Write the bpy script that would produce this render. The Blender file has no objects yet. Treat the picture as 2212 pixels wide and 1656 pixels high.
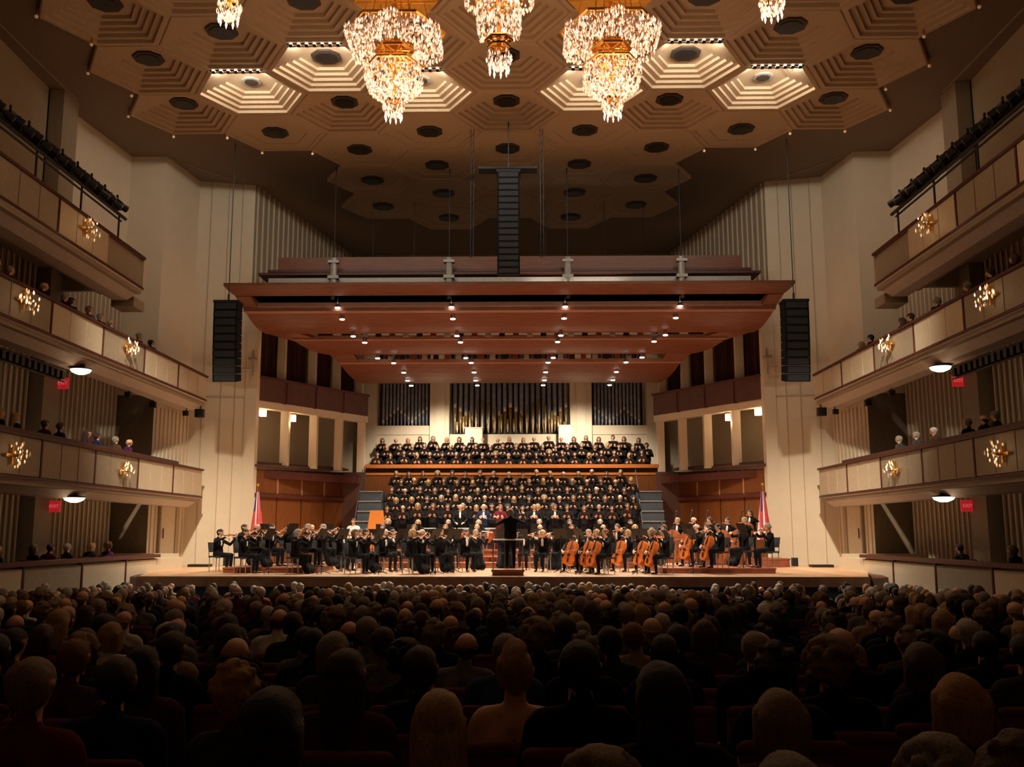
import bpy, bmesh, math, random
import numpy as np
from mathutils import Vector, Matrix
R = random.Random(7)
SC = bpy.context.scene
COL = SC.collection
D2R = math.radians
# ------------------------------------------------------------------ camera
cam_d = bpy.data.cameras.new('camera'); cam = bpy.data.objects.new('camera', cam_d); COL.objects.link(cam)
cam.location = (.36, 0, 2.2)
cam.rotation_euler = (math.pi/2 + math.atan(322/2100.), 0, D2R(1.1))
cam_d.sensor_fit = 'HORIZONTAL'; cam_d.sensor_width = 36; cam_d.lens = 36*2100/2212.; cam_d.shift_x = 26/2212.
cam_d.clip_start = .05; cam_d.clip_end = 300
SC.camera = cam
# ------------------------------------------------------------------ world, exposure
w = bpy.data.worlds.new('world'); SC.world = w; w.use_nodes = True
w.node_tree.nodes['Background'].inputs[0].default_value = (1, .7, .45, 1)
w.node_tree.nodes['Background'].inputs[1].default_value = .002
SC.view_settings.view_transform = 'Standard'; SC.view_settings.look = 'None'
SC.view_settings.gamma = 1; SC.view_settings.use_curve_mapping = False
SC.view_settings.exposure = 0.0
# ------------------------------------------------------------------ lights
def light(name, kind, loc, energy, color, target=None, size=.3, **k):
    d = bpy.data.lights.new(name, kind); o = bpy.data.objects.new(name, d); COL.objects.link(o)
    o.location = loc; d.energy = energy; d.color = color
    if kind in ('POINT', 'SPOT'): d.shadow_soft_size = size
    if kind == 'AREA': d.shape = 'RECTANGLE'; d.size = size; d.size_y = k.pop('size_y', size)
    for a, v in k.items(): setattr(d, a, v)
    if target is not None:
        o.rotation_euler = (Vector(target)-Vector(loc)).to_track_quat('-Z', 'Y').to_euler()
    return o
WARM = (1, .64, .36); STG = (1, .84, .65)
for x in (-6, -2, 2, 6):          # canopy downlights over the stage
    light('stage_lamp_light', 'SPOT', (x*.95, 34.2, 9.9), 3100, STG, (x*.9, 31.5, 1), .25, spot_size=D2R(95), spot_blend=.6)
    light('stage_lamp_light', 'SPOT', (x*.82, 38.4, 8.9), 2800, STG, (x*.8, 36.5, 1), .25, spot_size=D2R(100), spot_blend=.6)
for x in (-3, 3):
    light('stage_lamp_light', 'SPOT', (x, 40.6, 8.3), 1700, STG, (x, 43.6, 4), .25, spot_size=D2R(105), spot_blend=.6)
for x in (-7.5, 7.5):             # unseen front-of-house spots, added for front light on stage and side walls
    light('unseen_house_spot', 'SPOT', (x, 19, 15.3), 14000, STG, (x*.35, 35, 0.6), .3, spot_size=D2R(30), spot_blend=.8)
    light('unseen_house_spot', 'SPOT', (x*.8, 17, 15.3), 22000, (1, .85, .65), (x*1.5, 36, -.6), .3, spot_size=D2R(31), spot_blend=1)  # added flood that brightens the pale walls beside the stage
CHAND = [(-2.65, 22.27, 'big'), (2.65, 22.27, 'big'), (0, 17.65, 'small'), (-5.3, 17.65, 'small'), (5.3, 17.65, 'small'),
         (-2.65, 13.0, 'off'), (2.65, 13.0, 'off'), (-5.3, 8.4, 'off'), (5.3, 8.4, 'off'), (0, 8.4, 'off'), (0, 1, 'off')]  # 'off': unseen rear chandeliers, lights only, added as hall fill
for (x, y, k) in CHAND:
    light('chandelier_light', 'POINT', (x, y, 12.7), {'big': 170, 'small': 105, 'off': 30}[k], WARM, None, .6)

# ------------------------------------------------------------------ materials
MATS = {}
def mat(name, rgb, rough=.6, metal=0., noise=.12, nscale=8., bump=0., bscale=60., emit=None, estr=0., stretch=None, objcol=False, spec=.5, trans=0., hair=False):
    if name in MATS: return MATS[name]
    m = bpy.data.materials.new(name); m.use_nodes = True; nt = m.node_tree; N = nt.nodes; L = nt.links
    b = N['Principled BSDF']
    b.inputs['Roughness'].default_value = rough; b.inputs['Metallic'].default_value = metal
    b.inputs['Specular IOR Level'].default_value = spec
    if trans: b.inputs['Transmission Weight'].default_value = trans
    tc = N.new('ShaderNodeTexCoord'); mp = N.new('ShaderNodeMapping'); L.new(tc.outputs['Object'], mp.inputs[0])
    if stretch: mp.inputs['Scale'].default_value = stretch
    nz = N.new('ShaderNodeTexNoise'); nz.inputs['Scale'].default_value = nscale; nz.inputs['Detail'].default_value = 3
    L.new(mp.outputs[0], nz.inputs[0])
    hsv = N.new('ShaderNodeHueSaturation'); mr = N.new('ShaderNodeMapRange')
    L.new(nz.outputs[0], mr.inputs[0]); mr.inputs[1].default_value = .25; mr.inputs[2].default_value = .75
    mr.inputs[3].default_value = 1-noise; mr.inputs[4].default_value = 1+noise
    L.new(mr.outputs[0], hsv.inputs['Value'])
    if objcol:
        oi = N.new('ShaderNodeObjectInfo'); L.new(oi.outputs['Color'], hsv.inputs['Color'])
    else: hsv.inputs['Color'].default_value = (*rgb, 1)
    L.new(hsv.outputs[0], b.inputs['Base Color'])
    if bump:
        n2 = N.new('ShaderNodeTexNoise'); n2.inputs['Scale'].default_value = bscale; L.new(mp.outputs[0], n2.inputs[0])
        bp = N.new('ShaderNodeBump'); bp.inputs['Strength'].default_value = bump; bp.inputs['Distance'].default_value = .02
        L.new(n2.outputs[0], bp.inputs['Height']); L.new(bp.outputs[0], b.inputs['Normal'])
    if emit:
        b.inputs['Emission Color'].default_value = (*emit, 1); b.inputs['Emission Strength'].default_value = estr
        try: m.cycles.emission_sampling = 'NONE'
        except Exception: pass
    MATS[name] = m; return m
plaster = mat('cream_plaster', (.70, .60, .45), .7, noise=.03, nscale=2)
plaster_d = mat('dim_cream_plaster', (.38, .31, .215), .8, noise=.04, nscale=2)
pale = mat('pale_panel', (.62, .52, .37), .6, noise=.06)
seam_m = mat('seam_line', (.50, .42, .31), .8)  # slightly darker tone for the joints between panels
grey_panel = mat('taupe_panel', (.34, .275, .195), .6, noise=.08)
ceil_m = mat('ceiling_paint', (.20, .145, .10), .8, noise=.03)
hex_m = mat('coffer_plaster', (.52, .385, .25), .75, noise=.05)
disc_m = mat('dark_grille', (.05, .035, .025), .6)
wood = mat('canopy_wood', (.19, .062, .027), .45, noise=.3, nscale=3, stretch=(.6, 6, 6))
wood_w = mat('wall_wood', (.165, .050, .010), .45, noise=.35, nscale=4, stretch=(8, 8, .5))
wood_d = mat('dark_red_wood', (.085, .02, .012), .45, noise=.3)
maroon = mat('maroon_panel', (.105, .044, .033), .55, noise=.2, nscale=3)
floor_w = mat('stage_floor_wood', (.60, .36, .20), .4, noise=.25, nscale=2.5, stretch=(1, 8, 1))
riser_w = mat('riser_wood', (.24, .065, .025), .45, noise=.3, nscale=3, stretch=(1, 6, 1))
carpet = mat('maroon_carpet', (.05, .008, .010), .95, noise=.3, bump=.3, bscale=200)
seat_m = mat('burgundy_plush', (.09, .008, .022), .9, noise=.2, bump=.2, bscale=150)
black = mat('black_metal', (.012, .012, .014), .45, noise=.2)
blackbox = mat('black_speaker_cabinet', (.007, .009, .011), .8, noise=.2, spec=.15)
grille = mat('speaker_grille', (.018, .021, .025), .7, metal=.0, noise=.4, nscale=80)
gold = mat('gold_metal', (.85, .48, .12), .28, metal=1., noise=.15)
amber = mat('amber_gilt_panel', (.80, .42, .06), .4, metal=.3, noise=.2)
steel = mat('brushed_steel', (.5, .5, .5), .35, metal=.9)
greym = mat('grey_metal', (.42, .40, .37), .5, metal=.3)
bluegrey = mat('blue_grey_step', (.07, .09, .11), .6)
navy = mat('navy_stage_skirt', (.012, .03, .055), .8)
crys_on = mat('glowing_crystal', (.9, .75, .6), .15, emit=(1, .70, .49), estr=.75, noise=.3, nscale=60)  # crystal drops glow themselves, standing in for the bulbs among them
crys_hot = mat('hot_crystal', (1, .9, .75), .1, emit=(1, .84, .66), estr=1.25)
crys_dim = mat('faint_glow_crystal', (.55, .36, .22), .08, spec=1., emit=(1, .52, .28), estr=.13)  # faint glow also put into the drops that are no lamps
lampm = mat('lamp_face', (1, 1, 1), .4, emit=(1, .90, .76), estr=9)
lanternm = mat('lantern_glass', (1, .9, .7), .4, emit=(1, .80, .50), estr=2.5)
bowl_m = mat('lamp_bowl_glass', (1, .95, .85), .4, emit=(1, .86, .62), estr=2.2)
exit_m = mat('exit_sign_red', (.6, .02, .02), .4, emit=(1, .03, .04), estr=.3)
exit_t = mat('exit_sign_letters', (.9, .4, .4), .4, emit=(1, .3, .3), estr=.3)
pipe_m = mat('organ_pipe_tin', (.34, .36, .43), .35, metal=.2, noise=.25, nscale=5)
pipe_mouth = mat('pipe_mouth', (.9, .75, .55), .4)
pipe_gold = mat('gilded_pipe', (.52, .36, .15), .35, metal=.3, noise=.3)
organ_bk = mat('organ_case_back', (.03, .03, .04), .8)  # plain dark colour of the case back behind the pipes
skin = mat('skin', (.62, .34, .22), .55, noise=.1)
coat = mat('clothing', (.5, .5, .5), .85, objcol=True, noise=.2, nscale=25, bump=.15, spec=.12)
hairm = mat('hair', (.5, .5, .5), .55, objcol=True, noise=.35, nscale=30, stretch=(3, 3, .7), bump=.7, bscale=90)
shirt = mat('white_shirt', (.8, .77, .72), .7)
trouser = mat('black_trousers', (.009, .009, .012), .9, spec=.1)
eye_m = mat('dark_eye', (.02, .012, .01), .3)
lip_m = mat('lip', (.38, .10, .08), .5)
varnish = mat('varnished_violin_wood', (.42, .13, .025), .3, noise=.3, nscale=12)
varnish2 = mat('orange_cello_varnish', (.55, .13, .02), .3, noise=.3, nscale=6)
varnish3 = mat('brown_bass_varnish', (.30, .085, .03), .35, noise=.3, nscale=5)
ebony = mat('ebony', (.015, .01, .01), .4)
paper = mat('paper', (.80, .76, .68), .8, noise=.04)
brass = mat('brass', (.85, .55, .2), .2, metal=1.)
chairm = mat('black_chair', (.02, .02, .022), .6)
copper = mat('copper_kettle', (.55, .25, .12), .3, metal=1.)
flag_r = mat('flag_red', (.50, .06, .07), .8); flag_w = mat('flag_white', (.85, .72, .70), .8); flag_b = mat('flag_blue', (.03, .04, .16), .8)
beige = mat('beige_booklet', (.55, .40, .22), .8)

# ------------------------------------------------------------------ mesh helper
def tag(o, label=None, cat=None, group=None, kind=None):
    if label: o['label'] = label
    if cat: o['category'] = cat
    if group: o['group'] = group
    if kind: o['kind'] = kind
    return o
class B:
    """collects shapes; build() links them as one mesh object"""
    def __init__(s, mx=1): s.V = []; s.F = []; s.M = []; s.mx = mx; s.cur = 0
    def add(s, V, F, m=None):
        n = len(s.V); s.V += [(v[0]*s.mx, v[1], v[2]) for v in V]
        s.F += [tuple(i+n for i in f) for f in F]; s.M += [s.cur if m is None else m]*len(F); return s
    def box(s, x0, x1, y0, y1, z0, z1, m=None):
        return s.add([(x, y, z) for z in (z0, z1) for y in (y0, y1) for x in (x0, x1)],
                     [(0, 2, 3, 1), (4, 5, 7, 6), (0, 1, 5, 4), (2, 6, 7, 3), (0, 4, 6, 2), (1, 3, 7, 5)], m)
    def hexa(s, P, m=None):   # 8 points: bottom 4 then top 4, each in ring order
        return s.add(P, [(3, 2, 1, 0), (4, 5, 6, 7), (0, 1, 5, 4), (1, 2, 6, 5), (2, 3, 7, 6), (3, 0, 4, 7)], m)
    def wall(s, a, b, z0, z1, t, m=None):   # upright slab along a-b, thickness t to the left of a->b
        ax, ay = a; bx, by = b; dx, dy = bx-ax, by-ay; l = math.hypot(dx, dy); nx, ny = -dy/l*t, dx/l*t
        z0a, z0b = z0 if isinstance(z0, tuple) else (z0, z0); z1a, z1b = z1 if isinstance(z1, tuple) else (z1, z1)
        return s.hexa([(ax, ay, z0a), (bx, by, z0b), (bx+nx, by+ny, z0b), (ax+nx, ay+ny, z0a),
                       (ax, ay, z1a), (bx, by, z1b), (bx+nx, by+ny, z1b), (ax+nx, ay+ny, z1a)], m)
    def prism(s, pts, z0, z1, m=None):
        n = len(pts); V = [(x, y, z0) for x, y in pts]+[(x, y, z1) for x, y in pts]
        return s.add(V, [tuple(range(n-1, -1, -1)), tuple(range(n, 2*n))]+[(i, (i+1) % n, n+(i+1) % n, n+i) for i in range(n)], m)
    def tube(s, p0, p1, r0, r1=None, n=8, m=None, cap=True):
        r1 = r0 if r1 is None else r1; p0 = Vector(p0); p1 = Vector(p1); d = (p1-p0)
        q = d.to_track_quat('Z', 'Y').to_matrix(); V = []
        for p, r in ((p0, r0), (p1, r1)):
            for i in range(n):
                a = 2*math.pi*i/n; V.append(tuple(p+q @ Vector((r*math.cos(a), r*math.sin(a), 0))))
        F = [(i, (i+1) % n, n+(i+1) % n, n+i) for i in range(n)]
        if cap: F += [tuple(range(n-1, -1, -1)), tuple(range(n, 2*n))]
        return s.add(V, F, m)
    def lathe(s, c, prof, n=12, m=None, ph=0.):
        V = []; k = len(prof)
        for r, z in prof:
            for i in range(n):
                a = 2*math.pi*i/n+ph; V.append((c[0]+r*math.cos(a), c[1]+r*math.sin(a), c[2]+z))
        F = [(j*n+i, j*n+(i+1) % n, (j+1)*n+(i+1) % n, (j+1)*n+i) for j in range(k-1) for i in range(n)]
        F += [tuple(range(n-1, -1, -1)), tuple(range((k-1)*n, k*n))]
        return s.add(V, F, m)
    def ball(s, c, r, n=8, k=5, m=None, sc=(1, 1, 1)):
        V = []; 
        for j in range(k+1):
            t = math.pi*(j+.0)/k; t = min(max(t, .12), math.pi-.12)
            for i in range(n):
                a = 2*math.pi*i/n; V.append((c[0]+r*sc[0]*math.sin(t)*math.cos(a), c[1]+r*sc[1]*math.sin(t)*math.sin(a), c[2]+r*sc[2]*math.cos(t)))
        F = [(j*n+i, (j+1)*n+i, (j+1)*n+(i+1) % n, j*n+(i+1) % n) for j in range(k) for i in range(n)]
        F += [tuple(range(n)), tuple(range((k+1)*n-1, k*n-1, -1))]
        return s.add(V, F, m)
    def capsule(s, p0, r0, p1, r1, n=12, k=4, m=None):
        p0 = Vector(p0); p1 = Vector(p1); d = p1-p0
        if d.length < 1e-5: d = Vector((0, 0, 1e-4)); p1 = p0+d
        q = d.to_track_quat('Z', 'Y').to_matrix(); V = []; rings = []
        for j in range(k+1):
            t = -math.pi/2+math.pi/2*j/k; rings.append((p0, r0, t))
        for j in range(k+1):
            t = math.pi/2*j/k; rings.append((p1, r1, t))
        for (p, r, t) in rings:
            c = max(math.cos(t), .03)*r; h = math.sin(t)*r
            for i in range(n):
                a = 2*math.pi*i/n; V.append(tuple(p+q @ Vector((c*math.cos(a), c*math.sin(a), h))))
        K = len(rings)
        F = [(j*n+i, j*n+(i+1) % n, (j+1)*n+(i+1) % n, (j+1)*n+i) for j in range(K-1) for i in range(n)]
        F += [tuple(range(n-1, -1, -1)), tuple(range((K-1)*n, K*n))]
        return s.add(V, F, m)
    def mesh(s, name, mats, smooth=False):
        me = bpy.data.meshes.new(name); me.from_pydata(s.V, [], s.F)
        for m in (mats if isinstance(mats, (list, tuple)) else [mats]): me.materials.append(m)
        me.polygons.foreach_set('material_index', s.M)
        if smooth: me.polygons.foreach_set('use_smooth', [True]*len(s.F))
        me.update(); return me
    def build(s, name, mats, parent=None, smooth=False, loc=None, **t):
        o = bpy.data.objects.new(name, s.mesh(name, mats, smooth)); COL.objects.link(o)
        if parent: o.parent = parent
        if loc is not None: o.location = loc
        return tag(o, **t)
def empty(name, loc, label=None, cat=None, group=None, kind=None, rz=0):
    o = bpy.data.objects.new(name, None); COL.objects.link(o); o.location = loc; o.rotation_euler = (0, 0, rz)
    o.empty_display_size = .1
    return tag(o, label, cat, group, kind)
KIDS = {}
def inst(name, me, parent=None, loc=(0, 0, 0), rz=0, sc=1., color=None, **t):
    o = bpy.data.objects.new(name, me); COL.objects.link(o); o.parent = parent
    o.location = loc; o.rotation_euler = (0, 0, rz); o.scale = (sc, sc, sc) if not isinstance(sc, tuple) else sc
    if color: o.color = (*color, 1)
    return tag(o, **t)
ORD = ['first', 'second', 'third', 'fourth', 'fifth', 'sixth', 'seventh', 'eighth', 'ninth', 'tenth', 'eleventh', 'twelfth', 'thirteenth',
       'fourteenth', 'fifteenth', 'sixteenth', 'seventeenth', 'eighteenth', 'nineteenth', 'twentieth', 'twenty-first', 'twenty-second', 'twenty-third',
       'twenty-fourth', 'twenty-fifth', 'twenty-sixth', 'twenty-seventh', 'twenty-eighth', 'twenty-ninth', 'thirtieth', 'thirty-first', 'thirty-second',
       'thirty-third', 'thirty-fourth', 'thirty-fifth', 'thirty-sixth', 'thirty-seventh', 'thirty-eighth', 'thirty-ninth', 'fortieth']
SIDE = {-1: 'left', 1: 'right'}
ZC = 15.84; ZS = 1.0

# ================================================================== SETTING
# walls: plan polyline of the right half, mirrored
PLAN = [(14.1, -4), (14.1, 25.2), (14.2, 28.2), (14.3, 29.35), (13.8, 33.75), (12.5, 33.8), (12.1, 36.3), (10.05, 36.8), (7.85, 46.7)]
for s in (-1, 1):
    side = SIDE[s]
    W = empty('wall_'+side, (0, 0, 0), kind='structure')
    def seg(i, z0, z1, name='wall_panel', m=plaster, t=.25, inset=0.):
        a, b = PLAN[i], PLAN[i+1]; bb = B(s); bb.wall(b, a, z0, z1, t)
        return bb.build(name, m, W)
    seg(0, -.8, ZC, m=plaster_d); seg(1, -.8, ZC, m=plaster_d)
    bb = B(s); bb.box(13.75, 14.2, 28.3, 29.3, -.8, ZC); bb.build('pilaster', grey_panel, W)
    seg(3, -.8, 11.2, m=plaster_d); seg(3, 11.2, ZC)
    seg(4, 7.0, ZC); 
    seg(5, 1, ZC); seg(6, 1, ZC)
    # upper part of the stage-house side wall, above the canopy
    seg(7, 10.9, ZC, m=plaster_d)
    # dark vestibule below the lowest tiers, beside the white return wall
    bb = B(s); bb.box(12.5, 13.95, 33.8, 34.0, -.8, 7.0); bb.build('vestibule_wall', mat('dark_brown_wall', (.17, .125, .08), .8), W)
    # fluted battens
    bb = B(s)
    def battens(a, b, z0, z1, n, wd=.07, dp=.05, off=0.):
        for i in range(n):
            f = (i+.5)/n; x = a[0]+(b[0]-a[0])*f; y = a[1]+(b[1]-a[1])*f
            l = math.hypot(b[0]-a[0], b[1]-a[1]); dx, dy = (b[0]-a[0])/l*wd/2, (b[1]-a[1])/l*wd/2
            nx, ny = -dy/(wd/2)*(dp), dx/(wd/2)*dp
            bb.hexa([(x-dx, y-dy, z0), (x+dx, y+dy, z0), (x+dx+nx, y+dy+ny, z0), (x-dx+nx, y-dy+ny, z0),
                     (x-dx, y-dy, z1), (x+dx, y+dy, z1), (x+dx+nx, y+dy+ny, z1), (x-dx+nx, y-dy+ny, z1)])
    battens((12.5, 33.85), (12.1, 36.3), 1.0, 6.6, 9)
    battens((14.3, 29.5), (13.8, 33.7), -.5, 11.0, 16)
    battens((14.1, 14), (14.15, 28.2), -.5, 11.0, 44)
    battens((10.05, 36.8), (7.9, 46.6), 11., ZC, 22)
    bb.build('wall_batten', plaster, W, kind='stuff')
    # fine vertical seams of the tall pale walls by the stage
    bb = B(s)
    for (xx, yy) in ((11.0, 36.57), (11.65, 36.41), (10.5, 36.69)): bb.box(xx-.012, xx+.012, yy-.03, yy+.02, 1, ZC)
    bb.box(10.08, 12.05, 36.22, 36.3, 4.72, 4.74) if False else None
    bb.build('wall_seam', seam_m, W)
    # edge strip of the proscenium
    bb = B(s); bb.box(9.68, 10.12, 36.72, 37.15, 1, 10.6); bb.build('proscenium_edge', plaster, W)
    bb = B(s); bb.wall((12.1, 36.28), (10.1, 36.78), 7.3, 7.33, .02); bb.build('ledge_joint', seam_m, W)
    # door to the stage in the pale return wall, with frame and lever
    Dr = empty('door_%d' % (1 if s < 0 else 2), (0, 0, 0), kind='structure')
    bb = B(s); bb.wall((12.34, 34.5), (12.18, 35.5), 1.0, 3.3, .04); bb.build('door_leaf', pale, Dr)
    bb = B(s)
    for f0, f1, z0, z1 in ((34.42, 34.5, 1, 3.38), (35.5, 35.58, 1, 3.38), (34.42, 35.58, 3.3, 3.38)):
        bb.wall((12.353-(f0-34.42)*.16, f0), (12.353-(f1-34.42)*.16, f1), z0, z1, .07)
    bb.build('door_frame', grey_panel, Dr)
    bb = B(s); bb.tube((12.24, 34.62, 2.0), (12.24, 34.62, 2.35), .02); bb.build('door_handle', black, Dr)
# back wall of stage house (upper), rear wall of hall
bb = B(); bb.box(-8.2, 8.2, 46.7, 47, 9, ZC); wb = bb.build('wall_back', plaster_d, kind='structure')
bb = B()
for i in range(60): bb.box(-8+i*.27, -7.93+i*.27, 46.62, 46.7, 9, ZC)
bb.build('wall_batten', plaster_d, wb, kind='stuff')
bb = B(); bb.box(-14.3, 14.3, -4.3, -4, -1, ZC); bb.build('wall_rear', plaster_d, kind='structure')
# ceiling: flat skin around the coffer field, unseen roof slab above, added to stop light leaks
from mathutils.geometry import delaunay_2d_cdt
HS = 1.765; HA = 2.645; HR = 1.533; HY0 = 23.78
COLS = {11: [-1, 1], 10: [-2, 2, 0], 9: [-1, 1], 8: [-2, 0, 2], 7: [-1, 1], 6: [-2, 0, 2], 5: [-3, -1, 1, 3]}
HEX = [(k, c) for k in range(-17, 12) for c in (COLS.get(k) or ([-4, -2, 0, 2, 4] if k % 2 == 0 else [-3, -1, 1, 3]))]
OUT = [(-14.6, -4.3), (14.6, -4.3), (14.6, 29.4), (14.2, 34), (12.4, 36.9), (10.4, 37.1), (8.2, 47), (-8.2, 47), (-10.4, 37.1), (-12.4, 36.9), (-14.2, 34), (-14.6, 29.4)]
vs = [Vector(p) for p in OUT]; es = [(i, (i+1) % 12) for i in range(12)]
for k, c in HEX:
    n = len(vs)
    for i in range(6): vs.append(Vector((c*HA+HS*.985*math.cos(math.pi/3*i), HY0+k*HR+HS*.985*math.sin(math.pi/3*i)))); es.append((n+i, n+(i+1) % 6))
vo, eo, fo, _, _, _ = delaunay_2d_cdt(vs, es, [], 0, 1e-4)
def inhex(x, y):
    for k, c in HEX:
        dx, dy = abs(x-c*HA), abs(y-HY0-k*HR)
        if dy < HS*.853 and dx*.866+dy*.5 < HS*.853: return True
    return False
fo = [f for f in fo if not inhex(sum(vo[i][0] for i in f)/3, sum(vo[i][1] for i in f)/3)]
fo = [f for f in fo if -14.6 <= sum(vo[i][0] for i in f)/3 <= 14.6]
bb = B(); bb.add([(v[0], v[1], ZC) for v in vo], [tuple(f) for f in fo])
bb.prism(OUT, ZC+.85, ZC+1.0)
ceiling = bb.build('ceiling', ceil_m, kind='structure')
# crease line along the side ceiling
for s in (-1, 1):
    bb = B(s); bb.wall((13.7, -4), (13.7, 29), ZC-.03, ZC, .04); bb.wall((12.6, 33.8), (10.4, 36.6), ZC-.03, ZC, .04); bb.build('trim_1' if s < 0 else 'trim_2', grey_panel, kind='structure')

# ---- hexagonal coffers
def hexring(R_, z):
    return [(R_*math.cos(math.pi/3*i), R_*math.sin(math.pi/3*i), z) for i in range(6)]
def coffer_mesh(steps, depth, name):
    b = B(); rings = []
    zb = -.16                      # face hangs below the flat ceiling
    rings.append(hexring(HS*.997, 0)); rings.append(hexring(HS*.997, zb+.03)); rings.append(hexring(HS*.975, zb))
    R0 = HS*.90; dz = depth/steps; R1 = .62
    z = zb; r = R0
    rings.append(hexring(R0, z))
    for k in range(steps):
        rings.append(hexring(r-.012, z+dz)); r2 = R0-(R0-R1)*(k+1)/steps
        rings.append(hexring(r2, z+dz)); r = r2; z += dz
    V = [v for rr in rings for v in rr]; n = len(rings)
    b.add(V, [(j*6+i, j*6+(i+1) % 6, (j+1)*6+(i+1) % 6, (j+1)*6+i) for j in range(n-1) for i in range(6)]+[tuple((n-1)*6+i for i in range(6))])
    return b.mesh(name, hex_m), z
def disc_mesh(r, name, m):
    b = B(); b.prism([(r*math.cos(math.pi/4*i+math.pi/8), r*math.sin(math.pi/4*i+math.pi/8)) for i in range(8)], -.05, .02, 0)
    b.prism([(r*.72*math.cos(math.pi/4*i+math.pi/8), r*.72*math.sin(math.pi/4*i+math.pi/8)) for i in range(8)], -.07, -.05, 1)
    return b.mesh(name, [m, disc_m if m is not disc_m else ebony])
cm_deep, zd = coffer_mesh(5, .44, 'coffer_deep'); cm_flat, zf = coffer_mesh(2, .07, 'coffer_flat')
dm = disc_mesh(.46, 'vent_disc', disc_m); dms = disc_mesh(.3, 'vent_small', greym)
lb = B(); 
for i in range(7):
    x = -.66+i*.22; lb.box(x-.045, x+.045, -.05, .05, -.05, 0)
lb.tube((-.78, 0, .03), (.78, 0, .03), .02)
light_bar = lb.mesh('lamp_bar', black)
lf = B()
for i in range(7):
    x = -.66+i*.22; lf.box(x-.04, x+.04, -.05, .05, 0, .02)
lamp_faces = lf.mesh('lamp_faces', lampm)
LIT = {(3, -3), (3, -1), (3, 1), (3, 3), (2, -2), (2, 2)}
for k, c in HEX:
    if 1:
        x, y = c*HA, HY0+k*HR; deep = k <= 4
        chandhere = any(abs(cx-x) < .5 and abs(cy-y) < .8 for cx, cy, _ in CHAND)
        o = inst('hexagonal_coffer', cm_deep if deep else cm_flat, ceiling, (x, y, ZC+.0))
        # coffers are laid into the ceiling as its parts
        if chandhere:
            b = B(); b.prism(hexring(.9, 0) and [(p[0], p[1]) for p in hexring(1.05, 0)], -.04, .02); b.build('ceiling_rose', hex_m, o, loc=(0, 0, zd-.03))
        else:
            inst('vent_disc', dms if (k, c) in LIT and k == 3 else dm, o, (0, 0, (zd if deep else zf)-.0))
        if (k, c) in LIT:
            inst('lamp_bar', light_bar, o, (0, -1.62, -.22)); inst('lamp_faces', lamp_faces, o, (0, -1.60, -.225+.02))
            light('coffer_light', 'AREA', (x, y-1.33, ZC-.13), 88, (1, .90, .74), (x, y+1.6, ZC+.25), 1.5, size_y=.05)
# remove ceiling slab above deep coffers is not needed: coffers sit in a second, lower skin
# ---- pendant corner lamps of the coffer field
for di, (x, y) in enumerate(((12.25, 23.5), (11.45, 25), (12.3, 26.7), (11.6, 28.2), (12.3, 29.7), (11.4, 31.35), (9.6, 31.5), (8.75, 32.85), (6.97, 32.95))):
    for s in (-1, 1):
        b = B(); b.tube((s*x, y, ZC-.26), (s*x, y, ZC-.02), .035, .035); b.ball((s*x, y, ZC-.27), .05, m=1)
        b.build('ceiling_downlight', [gold, mat('dim_bulb', (.9, .7, .5), .4, emit=(1, .6, .3), estr=.12)], label='small brass downlight, %s ceiling side, %s from the stage end' % (SIDE[s], ORD[8-di]), cat='lamp', group='downlights on the coffer corners')

# ---- floor
bb = B(); nrow = 16
for i in range(1):
    bb.add([(-14.2, -4, .55), (14.2, -4, .55), (14.2, 27.3, -.51), (-14.2, 27.3, -.51), (-14.2, -4, .35), (14.2, -4, .35), (14.2, 27.3, -.7), (-14.2, 27.3, -.7)],
           [(0, 1, 2, 3), (7, 6, 5, 4), (0, 3, 7, 4), (1, 5, 6, 2), (0, 4, 5, 1), (3, 2, 6, 7)])
bb.build('floor', carpet, kind='structure')
def FZ(y): return .55-(y+4)*(1.06/31.3)

# ================================================================== STAGE
stage = empty('stage', (0, 0, 0), 'wide pale wooden concert stage with thin dark lip and navy front', 'stage')
bb = B(); bb.prism([(-10.25, 27.5), (9.95, 27.4), (12.05, 33.4), (12.4, 33.8), (12.1, 36.4), (10, 36.9), (9.9, 43.2), (-9.9, 43.2), (-10, 36.9), (-12.1, 36.4), (-12.4, 33.8), (-12.05, 33.4)], .86, ZS)
bb.build('stage_floor', floor_w, stage)
bb = B()
for i in range(46):
    y = 27.9+i*.2; bb.box(-9.6, 9.6, y, y+.008, ZS, ZS+.002)
bb.build('board_joint', riser_w, stage, kind='stuff')
bb = B(); bb.box(-10.3, 10.0, 27.38, 27.5, .72, ZS-.012); bb.build('stage_lip', mat('lip_wood', (.20, .11, .06), .5, noise=.3, nscale=3), stage)
bb = B(); bb.box(-10.2, 9.9, 27.5, 27.6, -.6, .8); bb.build('stage_skirt', navy, stage)
for s in (-1, 1):
    bb = B(s); bb.prism([(10.1, 27.42), (10.8, 28.2), (12.1, 33.2), (12.0, 33.4)], .3, ZS-.05); bb.build('stage_return', wood_d, stage)
for s in (-1, 1):
    b = B(); b.box(-.38, .38, -.2, .2, 0, .09); b.box(-.34, .34, -.22, -.2, .02, .07)
    b.build('floor_monitor', [black], loc=(s*11.0, 35.0, ZS), label='low black floor box on the stage near the %s pale wall' % SIDE[s], cat='box')
    b = B(); b.box(-.1, .1, -.1, .1, 0, .3); b.build('stage_box', black, loc=(s*10.35, 36.0, ZS), label='tiny black socket box by the %s proscenium edge' % SIDE[s], cat='box')
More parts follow.
